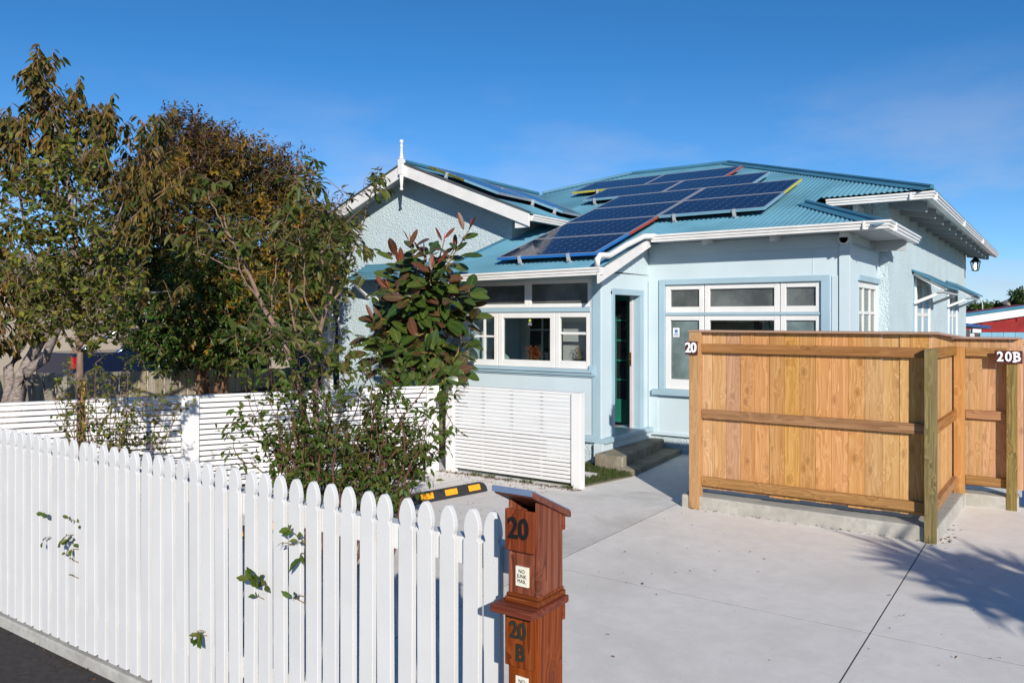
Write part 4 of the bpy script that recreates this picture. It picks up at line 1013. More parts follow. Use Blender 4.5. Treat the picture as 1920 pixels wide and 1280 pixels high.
for i in range(4): MB().box(-.372 + i * .15, -.224 + i * .15, 9.96, 9.985, .04, 1.64).build('panel_board', M['bluep'], bp, bevel=.004)
MB().box(-.372, .23, 9.986, 10.03, 1.2, 1.3).build('rail', M['bluep'], bp)

# ------------------------------------------------------------------ white slat fence and slat screen
def slat_run(parent, A, B, z0, z1, n, posts, battens, pitch_gap=.014, depth=.016):
    A, B = Vector(A), Vector(B); d = (B - A); L = d.length; d.normalize(); nrm = Vector((d.y, -d.x, 0)); ang = math.atan2(d.y, d.x)
    h = (z1 - z0) / n
    edges = sorted(posts)
    for (p0, w0), (p1, w1) in zip(edges[:-1], edges[1:]):
        ln_ = (p1 - w1 / 2) - (p0 + w0 / 2) - .006
        me = MB().box(-ln_ / 2, ln_ / 2, 0, depth, pitch_gap / 2, h - pitch_gap / 2).mesh('slat', M['slat'])
        c = A + d * ((p0 + w0 / 2 + p1 - w1 / 2) / 2)
        for i in range(n):
            piece('slat', me, parent, loc_in(parent, (c.x, c.y, z0 + i * h)), (0, 0, ang), None, .002)
        for f in battens:
            q = A + d * (p0 + w0 / 2 + ln_ * f) - nrm * (depth + .012)
            m = MB(); m.box(-.02, .02, -.008, .011, z0, z1); piece('batten', m.mesh('batten', M['slat']), parent, loc_in(parent, (q.x, q.y, 0)), (0, 0, ang))
    for p, w in posts:
        q = A + d * p
        m = MB(); m.box(-w / 2, w / 2, -.03, .075, -.02, z1 + .03); piece('post', m.mesh('post', M['slat']), parent, loc_in(parent, (q.x, q.y, 0)), (0, 0, ang), None, .006)
    m = MB(); m.box(edges[0][0] + edges[0][1] / 2 + .003, edges[-1][0] - edges[-1][1] / 2 - .003, -.016, .06, z1 + .002, z1 + .03)
    piece('top_rail', m.mesh('top_rail', M['slat']), parent, loc_in(parent, (A.x, A.y, 0)), (0, 0, ang), None, .004)
sf = thing('slat_fence', 'long low white horizontal slat fence between parking bay and garden', 'fence', (-8, 6, 0))
SA, SB = Vector((-10.02, 2.06, 0)), Vector((-6.79, 8.06, 0)); SLN = (SB - SA).length
slat_run(sf, SA, SB, .05, 1.095, 17, [(.05, .12), (SLN * .552, .19), (SLN - .09, .17)], (.25, .5, .75))
sc_ = thing('slat_screen', 'short white horizontal slat screen in front of the house steps', 'fence', (-5.7, 8.14, 0))
slat_run(sc_, (-6.72, 8.14, 0), (-4.66, 8.14, 0), .05, 1.10, 22, [(.07, .13), (1.99, .13)], (.25, .5, .75), .010)

# ------------------------------------------------------------------ wheel stops
def wheel_stop(u, v, ang, label, L=1.75):
    t = thing('wheel_stop', label, 'wheel stop', (u, v, 0), 'wheel stops on the parking concrete', ang)
    prof = [(-.075, 0), (-.072, .03), (-.045, .10), (.045, .10), (.072, .03), (.075, 0)]
    m = MB(); n = len(prof)
    vs = []
    for y, e in ((-L / 2, .0), (-L / 2 + .05, 1), (L / 2 - .05, 1), (L / 2, .0)):
        vs += [(x * (.75 if e == 0 else 1), y, z * (.55 if e == 0 else 1)) for x, z in prof]
    fs = [tuple(range(n)), tuple(range(4 * n - 1, 3 * n - 1, -1))]
    for k in range(3): fs += [(k * n + i, k * n + i + n, k * n + (i + 1) % n + n, k * n + (i + 1) % n) for i in range(n)]
    m.add(vs, fs); o = bpy.data.objects.new('block', m.mesh('block', M['rubber'])); COL.objects.link(o); o.parent = t; bev(o, .006)
    for k in range(5):
        y0, y1 = -L / 2 + .12 + k * .335, -L / 2 + .29 + k * .335
        for sg in (1, -1):
            m = MB(); m.hexa([(sg * .0712, y0, .036), (sg * .0735, y0, .038), (sg * .0735, y1, .038), (sg * .0712, y1, .036), (sg * .0475, y0, .097), (sg * .0500, y0, .098), (sg * .0500, y1, .098), (sg * .0475, y1, .097)])
            o = bpy.data.objects.new('orange_mark', m.mesh('orange_mark', M['orange'])); COL.objects.link(o); o.parent = t
wheel_stop(-5.77, 6.60, -.22, 'black and orange wheel stop on the concrete right of the shrub')
wheel_stop(-6.20, 4.45, -.15, 'black and orange wheel stop glimpsed through the gaps of the picket fence')

# ------------------------------------------------------------------ grey paling fence behind the garden
gf = thing('paling_fence', 'weathered grey paling fence behind the garden trees', 'fence', (-12.4, 7.5, .5))
ga, gb = Vector((-10.6, 3.0, 0)), Vector((-13.75, 11.6, 0)); gd_ = (gb - ga); gl_ = gd_.length; gd_.normalize(); gang = math.atan2(gd_.y, gd_.x)
gm = MB().box(-.086, .086, 0, .02, 0, 1.0).mesh('paling', M['grey_paling']); rng = random.Random(3)
n = int(gl_ / .2)
for i in range(n):
    p = ga + gd_ * (.1 + i * .2); f = i / n
    top = 1.36 - .42 * f + rng.uniform(-.012, .012)
    piece('paling', gm, gf, loc_in(gf, (p.x, p.y, .35)), (0, rng.uniform(-.008, .008), gang + rng.uniform(-.02, .02)), (1, 1, top - .35))
m = MB(); m.beam(ga + Vector((.03, .01, .66)), gb + Vector((.03, .01, .52)), .03, .09); m.build('base_rail', M['grey_paling'], gf)
MB().beam(ga + Vector((-.08, -.03, 1.2)), gb + Vector((-.08, -.03, .8)), .05, .09).build('rail', M['grey_paling'], gf)

# ------------------------------------------------------------------ pickup truck and the neighbouring buildings
pt = thing('pickup_truck', 'dark navy pickup truck parked behind the grey paling fence', 'pickup', (-18.3, 8.6, 0), None, R(90))
def tb(name, fn, mat, bevel=0, parent=None, smooth=False):
    m = MB(); fn(m); o = bpy.data.objects.new(name, m.mesh(name, mat, smooth)); COL.objects.link(o); o.parent = parent or pt; OFF[o] = Vector()
    if bevel: bev(o, bevel, 3)
    return o
tb('body', lambda m: (m.ext([(0.02, -.88, .5), (5.1, -.88, .5), (5.15, -.88, .95), (4.1, -.88, 1.12), (2.0, -.88, 1.14), (2.0, -.88, 1.26), (0, -.88, 1.26)], (0, 1.76, 0))), M['navy'], .05)
tb('cab', lambda m: m.hexa([(1.95, -.84, 1.14), (3.9, -.84, 1.14), (3.9, .84, 1.14), (1.95, .84, 1.14), (2.15, -.70, 1.78), (3.25, -.70, 1.78), (3.25, .70, 1.78), (2.15, .70, 1.78)]), M['navy'], .05)
for s in (1, -1):
    tb('side_window', lambda m: m.hexa([(2.14, s * .835, 1.22), (3.55, s * .835, 1.22), (3.55, s * .80, 1.22), (2.14, s * .80, 1.22), (2.24, s * .735, 1.68), (3.15, s * .735, 1.68), (3.15, s * .70, 1.68), (2.24, s * .70, 1.68)]), M['carglass'])
    tb('tail_light', lambda m: m.box(-.02, .07, s * .80, s * .90, .93, 1.18), M['taillight'], .01)
    for x in (.95, 4.1):
        w_ = tb('wheel', lambda m: None or m.tube([(x, s * .72, .36), (x, s * .9, .36)], .36, 20), M['tyre'], .02)
        tb('rim', lambda m: m.tube([(x, s * .90, .36), (x, s * .912, .36)], .21, 16), M['steel'], 0, w_)
    tb('sport_bar', lambda m: m.tube([(1.0, s * .80, 1.24), (1.22, s * .79, 1.34), (1.75, s * .74, 1.66), (1.9, s * .5, 1.72)], .055, 8), M['chrome'], 0, None, True)
tb('sport_bar', lambda m: m.tube([(1.9, -.5, 1.72), (1.9, .5, 1.72)], .05, 8), M['chrome'], 0, None, True)
tb('rear_bumper', lambda m: m.box(-.16, .0, -.86, .86, .52, .72), M['chrome'], .02)
tb('door_mirror', lambda m: m.box(3.55, 3.68, -1.08, -.88, 1.16, 1.34), M['chrome'], .03)
tb('windscreen', lambda m: m.hexa([(3.28, -.66, 1.74), (3.28, .66, 1.74), (3.84, .78, 1.2), (3.84, -.78, 1.2), (3.31, -.66, 1.76), (3.31, .66, 1.76), (3.87, .78, 1.22), (3.87, -.78, 1.22)]), M['carglass'])

nb = thing('neighbour_house', 'cream neighbouring house glimpsed through the garden trees', 'house', (-27, 12, 0))
MB().box(-34, -23, 3, 22, -.1, 3.3).build('wall', M['cream'], nb)
m = MB(); m.ext([(-22.4, 2.6, 3.2), (-34.6, 2.6, 3.2), (-28.5, 2.6, 4.2)], (0, 19.8, 0)); m.build('roof', M['step'], nb)
for y in (13.4,):
    w_ = MB().box(-23, -22.94, y, y + 1.5, 1.1, 2.5).build('window_frame', M['white'], nb)
    MB().box(-22.945, -22.93, y + .09, y + 1.41, 1.19, 2.41).build('pane', M['carglass'], w_)
    MB().box(-22.94, -22.92, y + .72, y + .78, 1.19, 2.41).build('glazing_bar', M['white'], w_)

def Yp(px, Y): X = (px - 960) / 1490 * Y; return (X * CC - Y * CS, X * CS + Y * CC)
rs = thing('red_shed', 'red boarded shed with white fascia and teal roof edge behind the fence', 'shed', (10, 34, 0))
a_, b_ = Vector((*Yp(1780, 30), 0)), Vector((*Yp(2080, 34), 0))
dd = (b_ - a_); LL = dd.length; dd.normalize(); nn_ = Vector((dd.y, -dd.x, 0)); zA, zB = 1.72, 2.68
for i in range(16):
    z0 = -.1 + i * .2; 
    m = MB(); p, q = a_, b_
    zt0 = min(z0 + .196, zA + .02 + 0); 
    if z0 > zB: break
    f0 = 0 if z0 + .196 < zA else (z0 + .196 - zA) / (zB - zA)
    s = a_ + dd * LL * min(f0, .98)
    m.ext([s + Vector((0, 0, z0)), q + Vector((0, 0, z0)), q + Vector((0, 0, z0 + .196)), s + Vector((0, 0, z0 + .196))], -nn_ * .03); m.build('board', M['red'], rs)
m = MB(); m.ext([a_ + Vector((0, 0, -.1)) - nn_ * .05, b_ + Vector((0, 0, -.1)) - nn_ * .05, b_ + Vector((0, 0, zB)) - nn_ * .05, a_ + Vector((0, 0, zA)) - nn_ * .05], -nn_ * 4); m.build('wall', M['red'], rs)
m = MB(); m.ext([a_ + Vector((0, 0, zA)), b_ + Vector((0, 0, zB)), b_ + Vector((0, 0, zB + .3)), a_ + Vector((0, 0, zA + .3))], nn_ * .12); m.build('fascia', M['white'], rs)
m = MB(); m.ext([a_ + Vector((0, 0, zA + .302)), b_ + Vector((0, 0, zB + .302)), b_ + Vector((0, 0, zB + .42)), a_ + Vector((0, 0, zA + .42))], nn_ * .16); m.build('roof_edge', M['cap'], rs)
m = MB(); m.ext([a_ + Vector((0, 0, zA + .3)), b_ + Vector((0, 0, zB + .3)), b_ + Vector((0, 0, zB + .36)), a_ + Vector((0, 0, zA + .36))], -nn_ * 5 + Vector((0, 0, -1.6))); m.build('roof', M['cap'], rs)
lf = thing('light_blue_fence', 'light blue board fence in front of the red shed', 'fence', (*Yp(1880, 25), 0))
for i in range(12):
    p = Vector((*Yp(1838 + i * 22, 25), 0)); q = Vector((*Yp(1838 + i * 22 + 21.3, 25), 0))
    m = MB(); m.ext([p + Vector((0, 0, -.1)), q + Vector((0, 0, -.1)), q + Vector((0, 0, 1.58)), p + Vector((0, 0, 1.58))], Vector((CS, -CC, 0)) * -.03); m.build('fence_board', M['skyfence'], lf)
cpt = thing('carport', 'small dark carport with a white post beside the house end', 'carport', (*Yp(1822, 27), 0))
m = MB(); p0, p1 = Vector((*Yp(1770, 27), 1.86)), Vector((*Yp(1838, 27), 1.72)); m.beam(p0, p1, 1.2, .1); m.build('roof', M['bluep'], cpt)
p = Vector((*Yp(1823, 26.4), 0)); MB().box(p.x - .06, p.x + .06, p.y - .06, p.y + .06, 0, 1.66).build('post', M['white'], cpt)
p0, p1 = Vector((*Yp(1770, 28), 0)), Vector((*Yp(1842, 28), 0)); m = MB(); m.ext([p0, p1, p1 + Vector((0, 0, 1.6)), p0 + Vector((0, 0, 1.66))], (.0, .1, 0)); m.build('back_wall', M['under'], cpt)
m = MB(); m.beam(Vector((*Yp(1823, 26.3), 1.62)), Vector((*Yp(1839, 26.3), 1.6)), .05, .12); m.build('beam', M['white'], cpt)
cr = thing('far_roof', 'pale tiled roof rising far behind the red shed', 'house', (*Yp(1905, 60), 0))
p0, p1, p2, p3 = [Vector((*Yp(px, 60), z)) for px, z in ((1872, 2.9), (2050, 2.9), (2050, 4.6), (1925, 3.75))]
m = MB(); m.ext([p0, p1, p2, p3], (-1, 3, 0)); m.build('roof', flat('pale_roof_tiles', (.50, .40, .30), .8), cr)
m = MB(); m.ext([p0 - Vector((0, 0, 3)), p1 - Vector((0, 0, 3)), p1, p0], (-1, 3, 0)); m.build('wall', M['cream'], cr)
sl = thing('street_lamp', 'thin grey street lamp rising behind the red shed roof', 'street lamp', (*Yp(1842, 55), 0))
px_, py_ = Yp(1842, 55); m = MB(); m.tube([(px_, py_, 0), (px_, py_, 3.0), (px_ - .05, py_ + .0, 3.25), (px_ - .3, py_, 3.4)], [.06, .045, .04, .035], 8); m.build('pole', M['steel'], sl, smooth=True)
m = MB(); m.box(px_ - .6, px_ - .25, py_ - .08, py_ + .08, 3.36, 3.44); m.build('lamp_head', M['steel'], sl, bevel=.02)

# ------------------------------------------------------------------ trees and shrubs
def crown_cloud(P, blobs, per, ll, lw, twl, seed, droop=.35, inner=.55, nl=9):
    rng = P.rng
    for (c, r, n) in blobs:
        c = np.array(c); r = np.array(r)
        for _ in range(n):
            d = rng.normal(0, 1, 3); d /= np.linalg.norm(d); rad = inner + (1 - inner) * rng.random() ** .6
            p = c + d * r * rad
            P.twig(p - d * .1, d * np.array([1, 1, .6]) + rng.normal(0, .35, 3) + np.array([0, 0, .35]), twl * rng.uniform(.6, 1.3), .004, nl, ll, lw, droop, .15, .9, .4)

# big evergreen-like garden tree, bronze on top and glossy green below
T = thing('garden_tree', 'big dense round tree with bronze and yellow tinged crown left of the gable', 'tree', at(398, 740, 13.6))
b0 = at(382, 745, 13.6); b1 = at(420, 745, 13.6)
P = Plant(21); b0.z = b1.z = .5
P.limb([b0, at(378, 700, 13.6), at(392, 660, 13.6), at(372, 600, 13.5), at(350, 500, 13.4)], .13, .04, 10, 8, .02)
P.limb([at(378, 700, 13.6), at(362, 670, 13.4), at(330, 620, 13.3), at(300, 540, 13.2)], .08, .03, 8, 7, .02)
P.limb([b1, at(415, 705, 13.6), at(438, 670, 13.6), at(462, 600, 13.6), at(500, 500, 13.7)], .13, .04, 10, 8, .02)
P.limb([at(425, 690, 13.6), at(410, 640, 13.8), at(420, 560, 13.8), at(430, 420, 13.8)], .08, .03, 8, 7, .02)
P.mb.build('trunk', M['bark_b'], T, smooth=True)
tb_ = MB(); P.mb = tb_
def blob(px, py, Y, rx, rz, n, ry=None): return (at(px, py, Y), (rx, ry or rx, rz), n)
crown_cloud(P, [blob(345, 610, 13.2, 1.1, .8, 577), blob(300, 540, 13.0, .9, .8, 350), blob(470, 600, 13.2, 1.1, .75, 577), blob(400, 560, 12.9, 1.0, .8, 455), blob(540, 560, 13.5, .75, .75, 262), blob(430, 650, 13.1, .6, .35, 192), blob(310, 650, 13.2, .5, .4, 175)], 10, .098, .46, .3, 1)
leaves_joined('glossy_leaves', *P.arr(), M['l_ever'], T, 'stuff', 1)
Q = Plant(22); Q.mb = tb_
crown_cloud(Q, [blob(350, 410, 13.6, 1.25, 1.1, 752), blob(440, 400, 13.6, 1.2, 1.15, 752), blob(520, 440, 13.8, .95, 1.0, 560), blob(570, 500, 13.8, .65, .8, 332), blob(300, 420, 13.4, 1.0, 1.0, 507), blob(255, 480, 13.2, .8, .8, 315), blob(340, 310, 13.6, .72, .6, 332), blob(395, 320, 13.6, .7, .6, 262), blob(480, 340, 13.7, .8, .6, 350), blob(345, 255, 13.6, .3, .38, 105), blob(400, 262, 13.6, .3, .26, 70)], 10, .096, .46, .3, 2, inner=.5)
leaves_joined('bronze_leaves', *Q.arr(), M['l_olive'], T, 'stuff', 2)
Q2 = Plant(23); Q2.mb = tb_
crown_cloud(Q2, [blob(345, 280, 13.5, .5, .65, 175), blob(400, 300, 13.5, .6, .5, 157), blob(330, 350, 13.2, .9, .6, 192), blob(480, 320, 13.5, .9, .5, 122), blob(585, 440, 13.7, .5, .5, 78), blob(630, 400, 13.9, .15, .2, 17)], 10, .08, .42, .34, 3, inner=.8)
leaves_joined('purple_leaves', *Q2.arr(), M['l_purple'], T, 'stuff', 3)
Q3 = Plant(24); Q3.mb = tb_
crown_cloud(Q3, [blob(450, 370, 13.0, 1.3, 1.0, 157), blob(540, 470, 13.0, .8, .9, 140), blob(470, 560, 12.7, .9, .4, 70), blob(400, 610, 12.5, .5, .4, 24), blob(430, 480, 12.7, .9, .5, 70)], 10, .09, .44, .25, 4, inner=.85)
leaves_joined('yellow_leaves', *Q3.arr(), M['l_yellow'], T, 'stuff', 4)
for px, py in ((455, 272), (470, 250), (440, 255), (545, 300), (520, 278), (560, 320)):
    tb_.tube([at(px - 15, py + 60, 13.6), at(px - 5, py + 25, 13.6), at(px, py, 13.6), at(px + 8, py - 14, 13.6)], [.012, .008, .005, .002], 5)
tb_.build('twigs', M['bark_b'], T, kind='stuff')

# cherry tree with silvery leaning stems, bronze drooping leaves
T = thing('cherry_tree', 'cherry tree with silvery leaning stems and drooping bronze leaves at the far left', 'tree', at(20, 745, 9.8))
P = Plant(31)
def root(px, py, Y): v = at(px, py, Y); v.z = .45; return v
main = P.limb([root(8, 760, 9.8), at(35, 715, 9.8), at(72, 645, 9.8), at(105, 600, 9.7), at(130, 520, 9.6), at(140, 420, 9.6), at(120, 300, 9.6), at(95, 215, 9.6), at(62, 125, 9.6)], .085, .006, 22, 9, .015)
P.limb([root(-5, 760, 9.9), at(18, 700, 9.9), at(40, 650, 9.9), at(48, 600, 9.9), at(60, 500, 9.9), at(40, 380, 9.9), at(20, 280, 9.9)], .07, .006, 16, 8, .015)
P.limb([root(18, 760, 9.7), at(48, 705, 9.7), at(82, 670, 9.6), at(120, 600, 9.5), at(170, 530, 9.4), at(205, 440, 9.3), at(240, 360, 9.3)], .075, .006, 16, 8, .015)
P.limb([root(-12, 760, 10), at(-30, 660, 10), at(-60, 560, 10), at(-70, 420, 10), at(-50, 300, 10)], .08, .014, 12, 7, .015)
P.limb([at(105, 600, 9.7), at(170, 560, 9.5), at(230, 540, 9.3), at(290, 548, 9.2), at(320, 545, 9.1)], .022, .003, 10, 6, .01)
P.mb.build('trunk', M['bark_silver'], T, smooth=True)
P.mb = MB()
tips = [((62, 125), 12), ((75, 165), 12), ((90, 200), 10), ((70, 240), 9), ((105, 235), 9), ((150, 190), 7), ((128, 215), 6), ((110, 280), 14), ((160, 255), 9), ((185, 225), 8), ((205, 250), 8), ((60, 270), 8), ((20, 250), 9), ((0, 240), 8), ((40, 240), 6), ((30, 300), 9), ((85, 320), 12), ((130, 320), 12), ((170, 310), 9),
        ((250, 262), 5), ((285, 245), 6), ((280, 280), 6), ((262, 320), 7), ((5, 290), 6), ((60, 350), 10), ((0, 370), 7), ((110, 370), 9), ((190, 290), 9), ((215, 350), 9), ((270, 340), 8), ((300, 360), 8), ((255, 370), 8), ((330, 345), 5), ((-40, 300), 14), ((-60, 400), 14), ((-30, 480), 14), ((-80, 520), 12), ((-90, 330), 12), ((-20, 560), 9),
        ((280, 400), 6), ((230, 430), 7), ((300, 440), 5), ((265, 545), 4), ((310, 550), 4), ((250, 470), 5), ((20, 440), 6), ((10, 520), 6), ((40, 570), 5), ((95, 610), 3), ((270, 425), 4), ((20, 555), 8), ((48, 595), 7), ((0, 600), 8), ((60, 535), 7), ((85, 575), 5), ((-15, 640), 7), ((30, 630), 4)]
for (px, py), n in tips:
    for k in range(max(3, int(n * 1.25))):
        q = np.array(at(px + P.rng.normal(0, 13), py + 14 + P.rng.normal(0, 13), 9.6 + P.rng.normal(0, .3)))
        P.twig(q, np.array([P.rng.normal(.15, .4), P.rng.normal(0, .4), .85]), .34, .006, 10, .135, .40, 1.25, .1, .55, .35)
P.mb.build('twigs', M['bark_b'], T, kind='stuff')
leaves_split(*P.arr(), M['l_cherry'], T, 31)

# young staked tree, round yellow-green leaves
T = thing('young_tree', 'slim young tree with a straight stem and small yellow-green leaves behind the pickets', 'tree', at(152, 1036, 6.8))
P = Plant(41); base = at(154, 1000, 6.8); base.z = 0
P.limb([base, at(152, 830, 6.8), at(150, 740, 6.8), at(149, 660, 6.8)], .034, .026, 10, 8, .003)
for c in ([(149, 660), (142, 620), (128, 560), (120, 480), (112, 400), (105, 330), (100, 270)], [(149, 660), (152, 600), (150, 520), (140, 430), (148, 340), (160, 270)], [(149, 662), (135, 650), (122, 625), (105, 590), (80, 540), (60, 460)], [(150, 650), (175, 600), (190, 540), (205, 470), (222, 400)], [(150, 560), (170, 480), (180, 400)], [(125, 540), (90, 470), (70, 390)]):
    P.limb([at(x, y, 6.8 + .05 * i * P.rng.normal(0, .5)) for i, (x, y) in enumerate(c)], .016, .004, 12, 6, .008)
P.mb.build('trunk', M['stem'], T, smooth=True)
P.mb = MB()
for (px, py, sx, sy, n) in ((120, 330, 60, 60, 57), (130, 420, 65, 50, 78), (130, 500, 70, 45, 85), (125, 570, 75, 35, 74), (165, 620, 40, 25, 27), (60, 480, 40, 60, 37), (205, 480, 35, 60, 44), (190, 560, 45, 40, 40), (95, 610, 50, 20, 30), (180, 650, 25, 20, 13), (30, 420, 30, 60, 20), (225, 540, 25, 40, 17)):
    for k in range(n):
        q = np.array(at(px + P.rng.normal(0, sx * .55), py + P.rng.normal(0, sy * .6), 6.8 + P.rng.normal(0, .28)))
        P.twig(q, np.array([P.rng.normal(0, .6), P.rng.normal(0, .6), .6]), .22, .003, 9, .062, .74, .55, .2, .9, .5)
P.mb.build('twigs', M['stem'], T, kind='stuff')
leaves_split(*P.arr(), M['l_round'], T, 41)
sk = thing('garden_stake', 'orange-brown timber stake tied beside the young tree stem', 'stake', at(160, 1030, 6.78))
s0 = at(162, 1000, 6.76); s0.z = 0; s1 = at(155, 715, 6.76)
MB().beam(s0, s1, .025, .022, (0, 1, 0)).build('stake_rod', M['pine'], sk)

# low shrub around the young tree
T = thing('small_shrub', 'open small-leaved shrub around the young tree stem', 'shrub', at(190, 1000, 6.5))
P = Plant(51)
for k in range(26):
    px = P.rng.normal(200, 38); b = at(px * .6 + 80, 1000, 6.5 + P.rng.normal(0, .2)); b.z = .02
    tx = px + P.rng.normal(0, 45); ty = P.rng.uniform(700, 820) if k % 4 else P.rng.uniform(660, 740)
    pts = P.limb([b, (b + at(px, 880, 6.5)) / 2, at((px + tx) / 2, 850, 6.5 + P.rng.normal(0, .2)), at(tx, ty, 6.5 + P.rng.normal(0, .3))], .008, .002, 10, 5, .01)
    for j in range(4, 11):
        for _ in range(2):
            P.twig(pts[j], P.rng.normal(0, .7, 3) + np.array([0, 0, .3]), .17, .002, 6, .045, .6, .4, .2, 1.0, .6)
P.mb.build('stems', M['stem'], T)
leaves_split(*P.arr(), M['l_round'], T, 51)

# sapling cluster: leaning bare stems, long leaves
T = thing('leaning_sapling', 'leaning sapling with bare brown stems and long green leaves before the blue gable', 'tree', at(560, 1050, 6.7))
P = Plant(61); Y = 6.7
def st(c, r0, r1, y0=Y, w=.006): return P.limb([at(x, y, y0 + dy) for x, y, dy in c], r0, r1, 16, 6, w)
rb = at(585, 1000, Y); rb.z = 0
P.limb([rb, at(575, 860, Y), at(560, 720, Y), at(525, 630, Y), at(492, 570, Y), at(465, 510, Y), at(432, 445, Y), at(418, 400, Y)], .036, .007, 18, 7, .004)
P.limb([rb, at(592, 850, Y + .1), at(590, 720, Y + .1), at(600, 620, Y + .1), at(617, 560, Y + .1), at(640, 480, Y + .1), at(660, 440, Y + .1)], .034, .007, 16, 7, .004)
st([(617, 560, .1), (606, 500, .1), (603, 420, .1), (585, 360, .1), (567, 310, .1), (560, 300, .1)], .016, .004)
st([(612, 575, .1), (640, 545, .1), (655, 490, .1), (680, 420, .15), (695, 370, .15), (714, 330, .15)], .013, .003)
st([(600, 430, .1), (625, 395, .1), (640, 360, .1), (605, 330, .1)], .006, .003)
st([(492, 570, 0), (455, 520, -.1), (445, 470, -.1), (420, 440, -.1)], .010, .003)
st([(525, 630, 0), (510, 560, .1), (520, 480, .1), (515, 420, .1)], .010, .003)
st([(590, 700, .1), (560, 640, .1), (545, 560, .1), (540, 480, .1), (535, 420, .1)], .012, .003)
st([(600, 620, .1), (575, 560, 0), (570, 490, 0), (560, 430, 0)], .011, .003)
st([(465, 510, 0), (430, 500, -.1), (390, 480, -.15), (350, 470, -.15)], .008, .003)
st([(440, 460, 0), (410, 410, 0), (390, 360, 0), (385, 330, 0)], .007, .002)
P.mb.build('trunk', M['stem'], T, smooth=True)
P.mb = MB()
for (px, py, sx, sy, n) in ((605, 440, 45, 50, 25), (650, 440, 40, 45, 19), (560, 470, 50, 50, 21), (520, 440, 50, 40, 11), (600, 510, 45, 40, 19), (580, 350, 30, 35, 8), (600, 335, 18, 25, 3), (690, 370, 18, 30, 5), (700, 350, 15, 20, 3), (420, 430, 35, 35, 14), (390, 360, 25, 25, 6), (375, 470, 30, 20, 6), (450, 480, 30, 30, 8), (665, 480, 25, 45, 10), (560, 400, 30, 40, 8), (635, 560, 40, 25, 6), (500, 620, 45, 40, 8), (470, 650, 40, 30, 6), (560, 650, 60, 40, 19), (620, 680, 50, 35, 14), (520, 560, 40, 30, 7)):
    for k in range(n):
        q = np.array(at(px + P.rng.normal(0, sx * .55), py + P.rng.normal(0, sy * .55), Y + .05 + P.rng.normal(0, .22)))
        P.twig(q, np.array([P.rng.normal(0, .6), P.rng.normal(0, .6), .5]), .20, .003, 6, .12, .42, .75, .1, .75, .45)
P.mb.build('twigs', M['stem'], T, kind='stuff')
leaves_split(*P.arr(), M['l_sap'], T, 61)

# dense suckering shrub below it
T = thing('leafy_shrub', 'dense suckering green shrub with reddish stems behind the pointed pickets', 'shrub', at(640, 1050, 6.6))
P = Plant(71)
for k in range(70):
    px = P.rng.uniform(490, 790); Yb = 6.6 + P.rng.normal(0, .28); b = at(600 + (px - 600) * .7, 1000, Yb); b.z = .01
    tx = px + (px - 640) * .25 + P.rng.normal(0, 30); ty = 720 + abs(px - 610) * .22 + P.rng.uniform(-30, 120)
    pts = P.limb([b, at(600 + (px - 600) * .85, 940, Yb), at(px, 860, Yb), at(tx, ty, Yb + P.rng.normal(0, .2))], .009, .002, 12, 5, .012)
    for j in range(4, 13):
        P.twig(pts[j], P.rng.normal(0, .7, 3) + np.array([0, 0, .3]), .19, .0022, 7, .066, .56, .5, .2, 1.0, .6)
for c in ([(600, 900), (620, 790), (640, 720), (655, 668)], [(640, 900), (660, 780), (690, 710), (700, 672)], [(680, 900), (715, 780), (760, 720), (778, 690)], [(530, 900), (520, 800), (530, 720), (520, 690)], [(575, 900), (570, 790), (600, 710), (610, 670)], [(650, 880), (610, 780), (570, 720), (560, 680)], [(690, 900), (790, 800), (830, 750), (870, 735)], [(740, 900), (800, 860), (845, 810), (835, 760)], [(700, 860), (770, 760), (815, 700), (832, 690)], [(740, 930), (790, 900), (800, 850), (815, 800)], [(560, 900), (500, 840), (450, 800), (425, 790)], [(580, 900), (520, 830), (470, 790), (440, 770)], [(560, 920), (480, 880), (445, 850), (430, 820)], [(690, 880), (700, 780), (690, 700), (672, 650)], [(720, 880), (725, 760), (735, 700), (745, 660)], [(760, 900), (745, 790), (720, 700), (705, 660)], [(560, 880), (545, 780), (510, 720), (505, 680)]):
    pts = P.limb([at(x, y, 6.45 + P.rng.normal(0, .15)) for x, y in c], .007, .002, 12, 5, .01)
    for j in range(4, 13): P.twig(pts[j], P.rng.normal(0, .6, 3) + np.array([0, 0, .2]), .15, .002, 4, .075, .55, .6, .2, .9, .5)
P.mb.build('stems', flat('reddish_stem', (.13, .06, .04), .6), T)
leaves_split(*P.arr(), M['l_shrub'], T, 71)

# rubber plant: every leaf its own object
T = thing('rubber_plant', 'tall rubber plant with big glossy dark green and red leaves against the porch', 'plant', (-7.02, 8.62, 0))
rng = np.random.default_rng(81)
def big_leaf(mat, width, cup):
    vs, fs = [], []; ts = (0, .08, .2, .36, .54, .72, .87, .96, 1.0); ww = (.03, .4, .72, .95, 1.0, .88, .58, .26, .0)
    for t, w in zip(ts, ww):
        for s in (-1, -.5, -.06, .06, .5, 1):
            x = s * w * width if abs(s) > .1 else s * .30 * width * (1 - t * .7)
            vs.append((x, t, -cup * t * t + .10 * width * abs(s) * w * 1.6 + (.008 if abs(s) < .1 else 0)))
    mi = []
    for i in range(len(ts) - 1):
        for j in range(5): fs.append((i * 6 + j, i * 6 + j + 1, (i + 1) * 6 + j + 1, (i + 1) * 6 + j)); mi.append(1 if j == 2 else 0)
    me = bpy.data.meshes.new('leaf'); me.from_pydata(vs, [], fs); me.materials.append(mat); me.materials.append(M['midrib']); me.polygons.foreach_set('material_index', mi)
    me.polygons.foreach_set('use_smooth', [True] * len(fs)); me.update(); return me
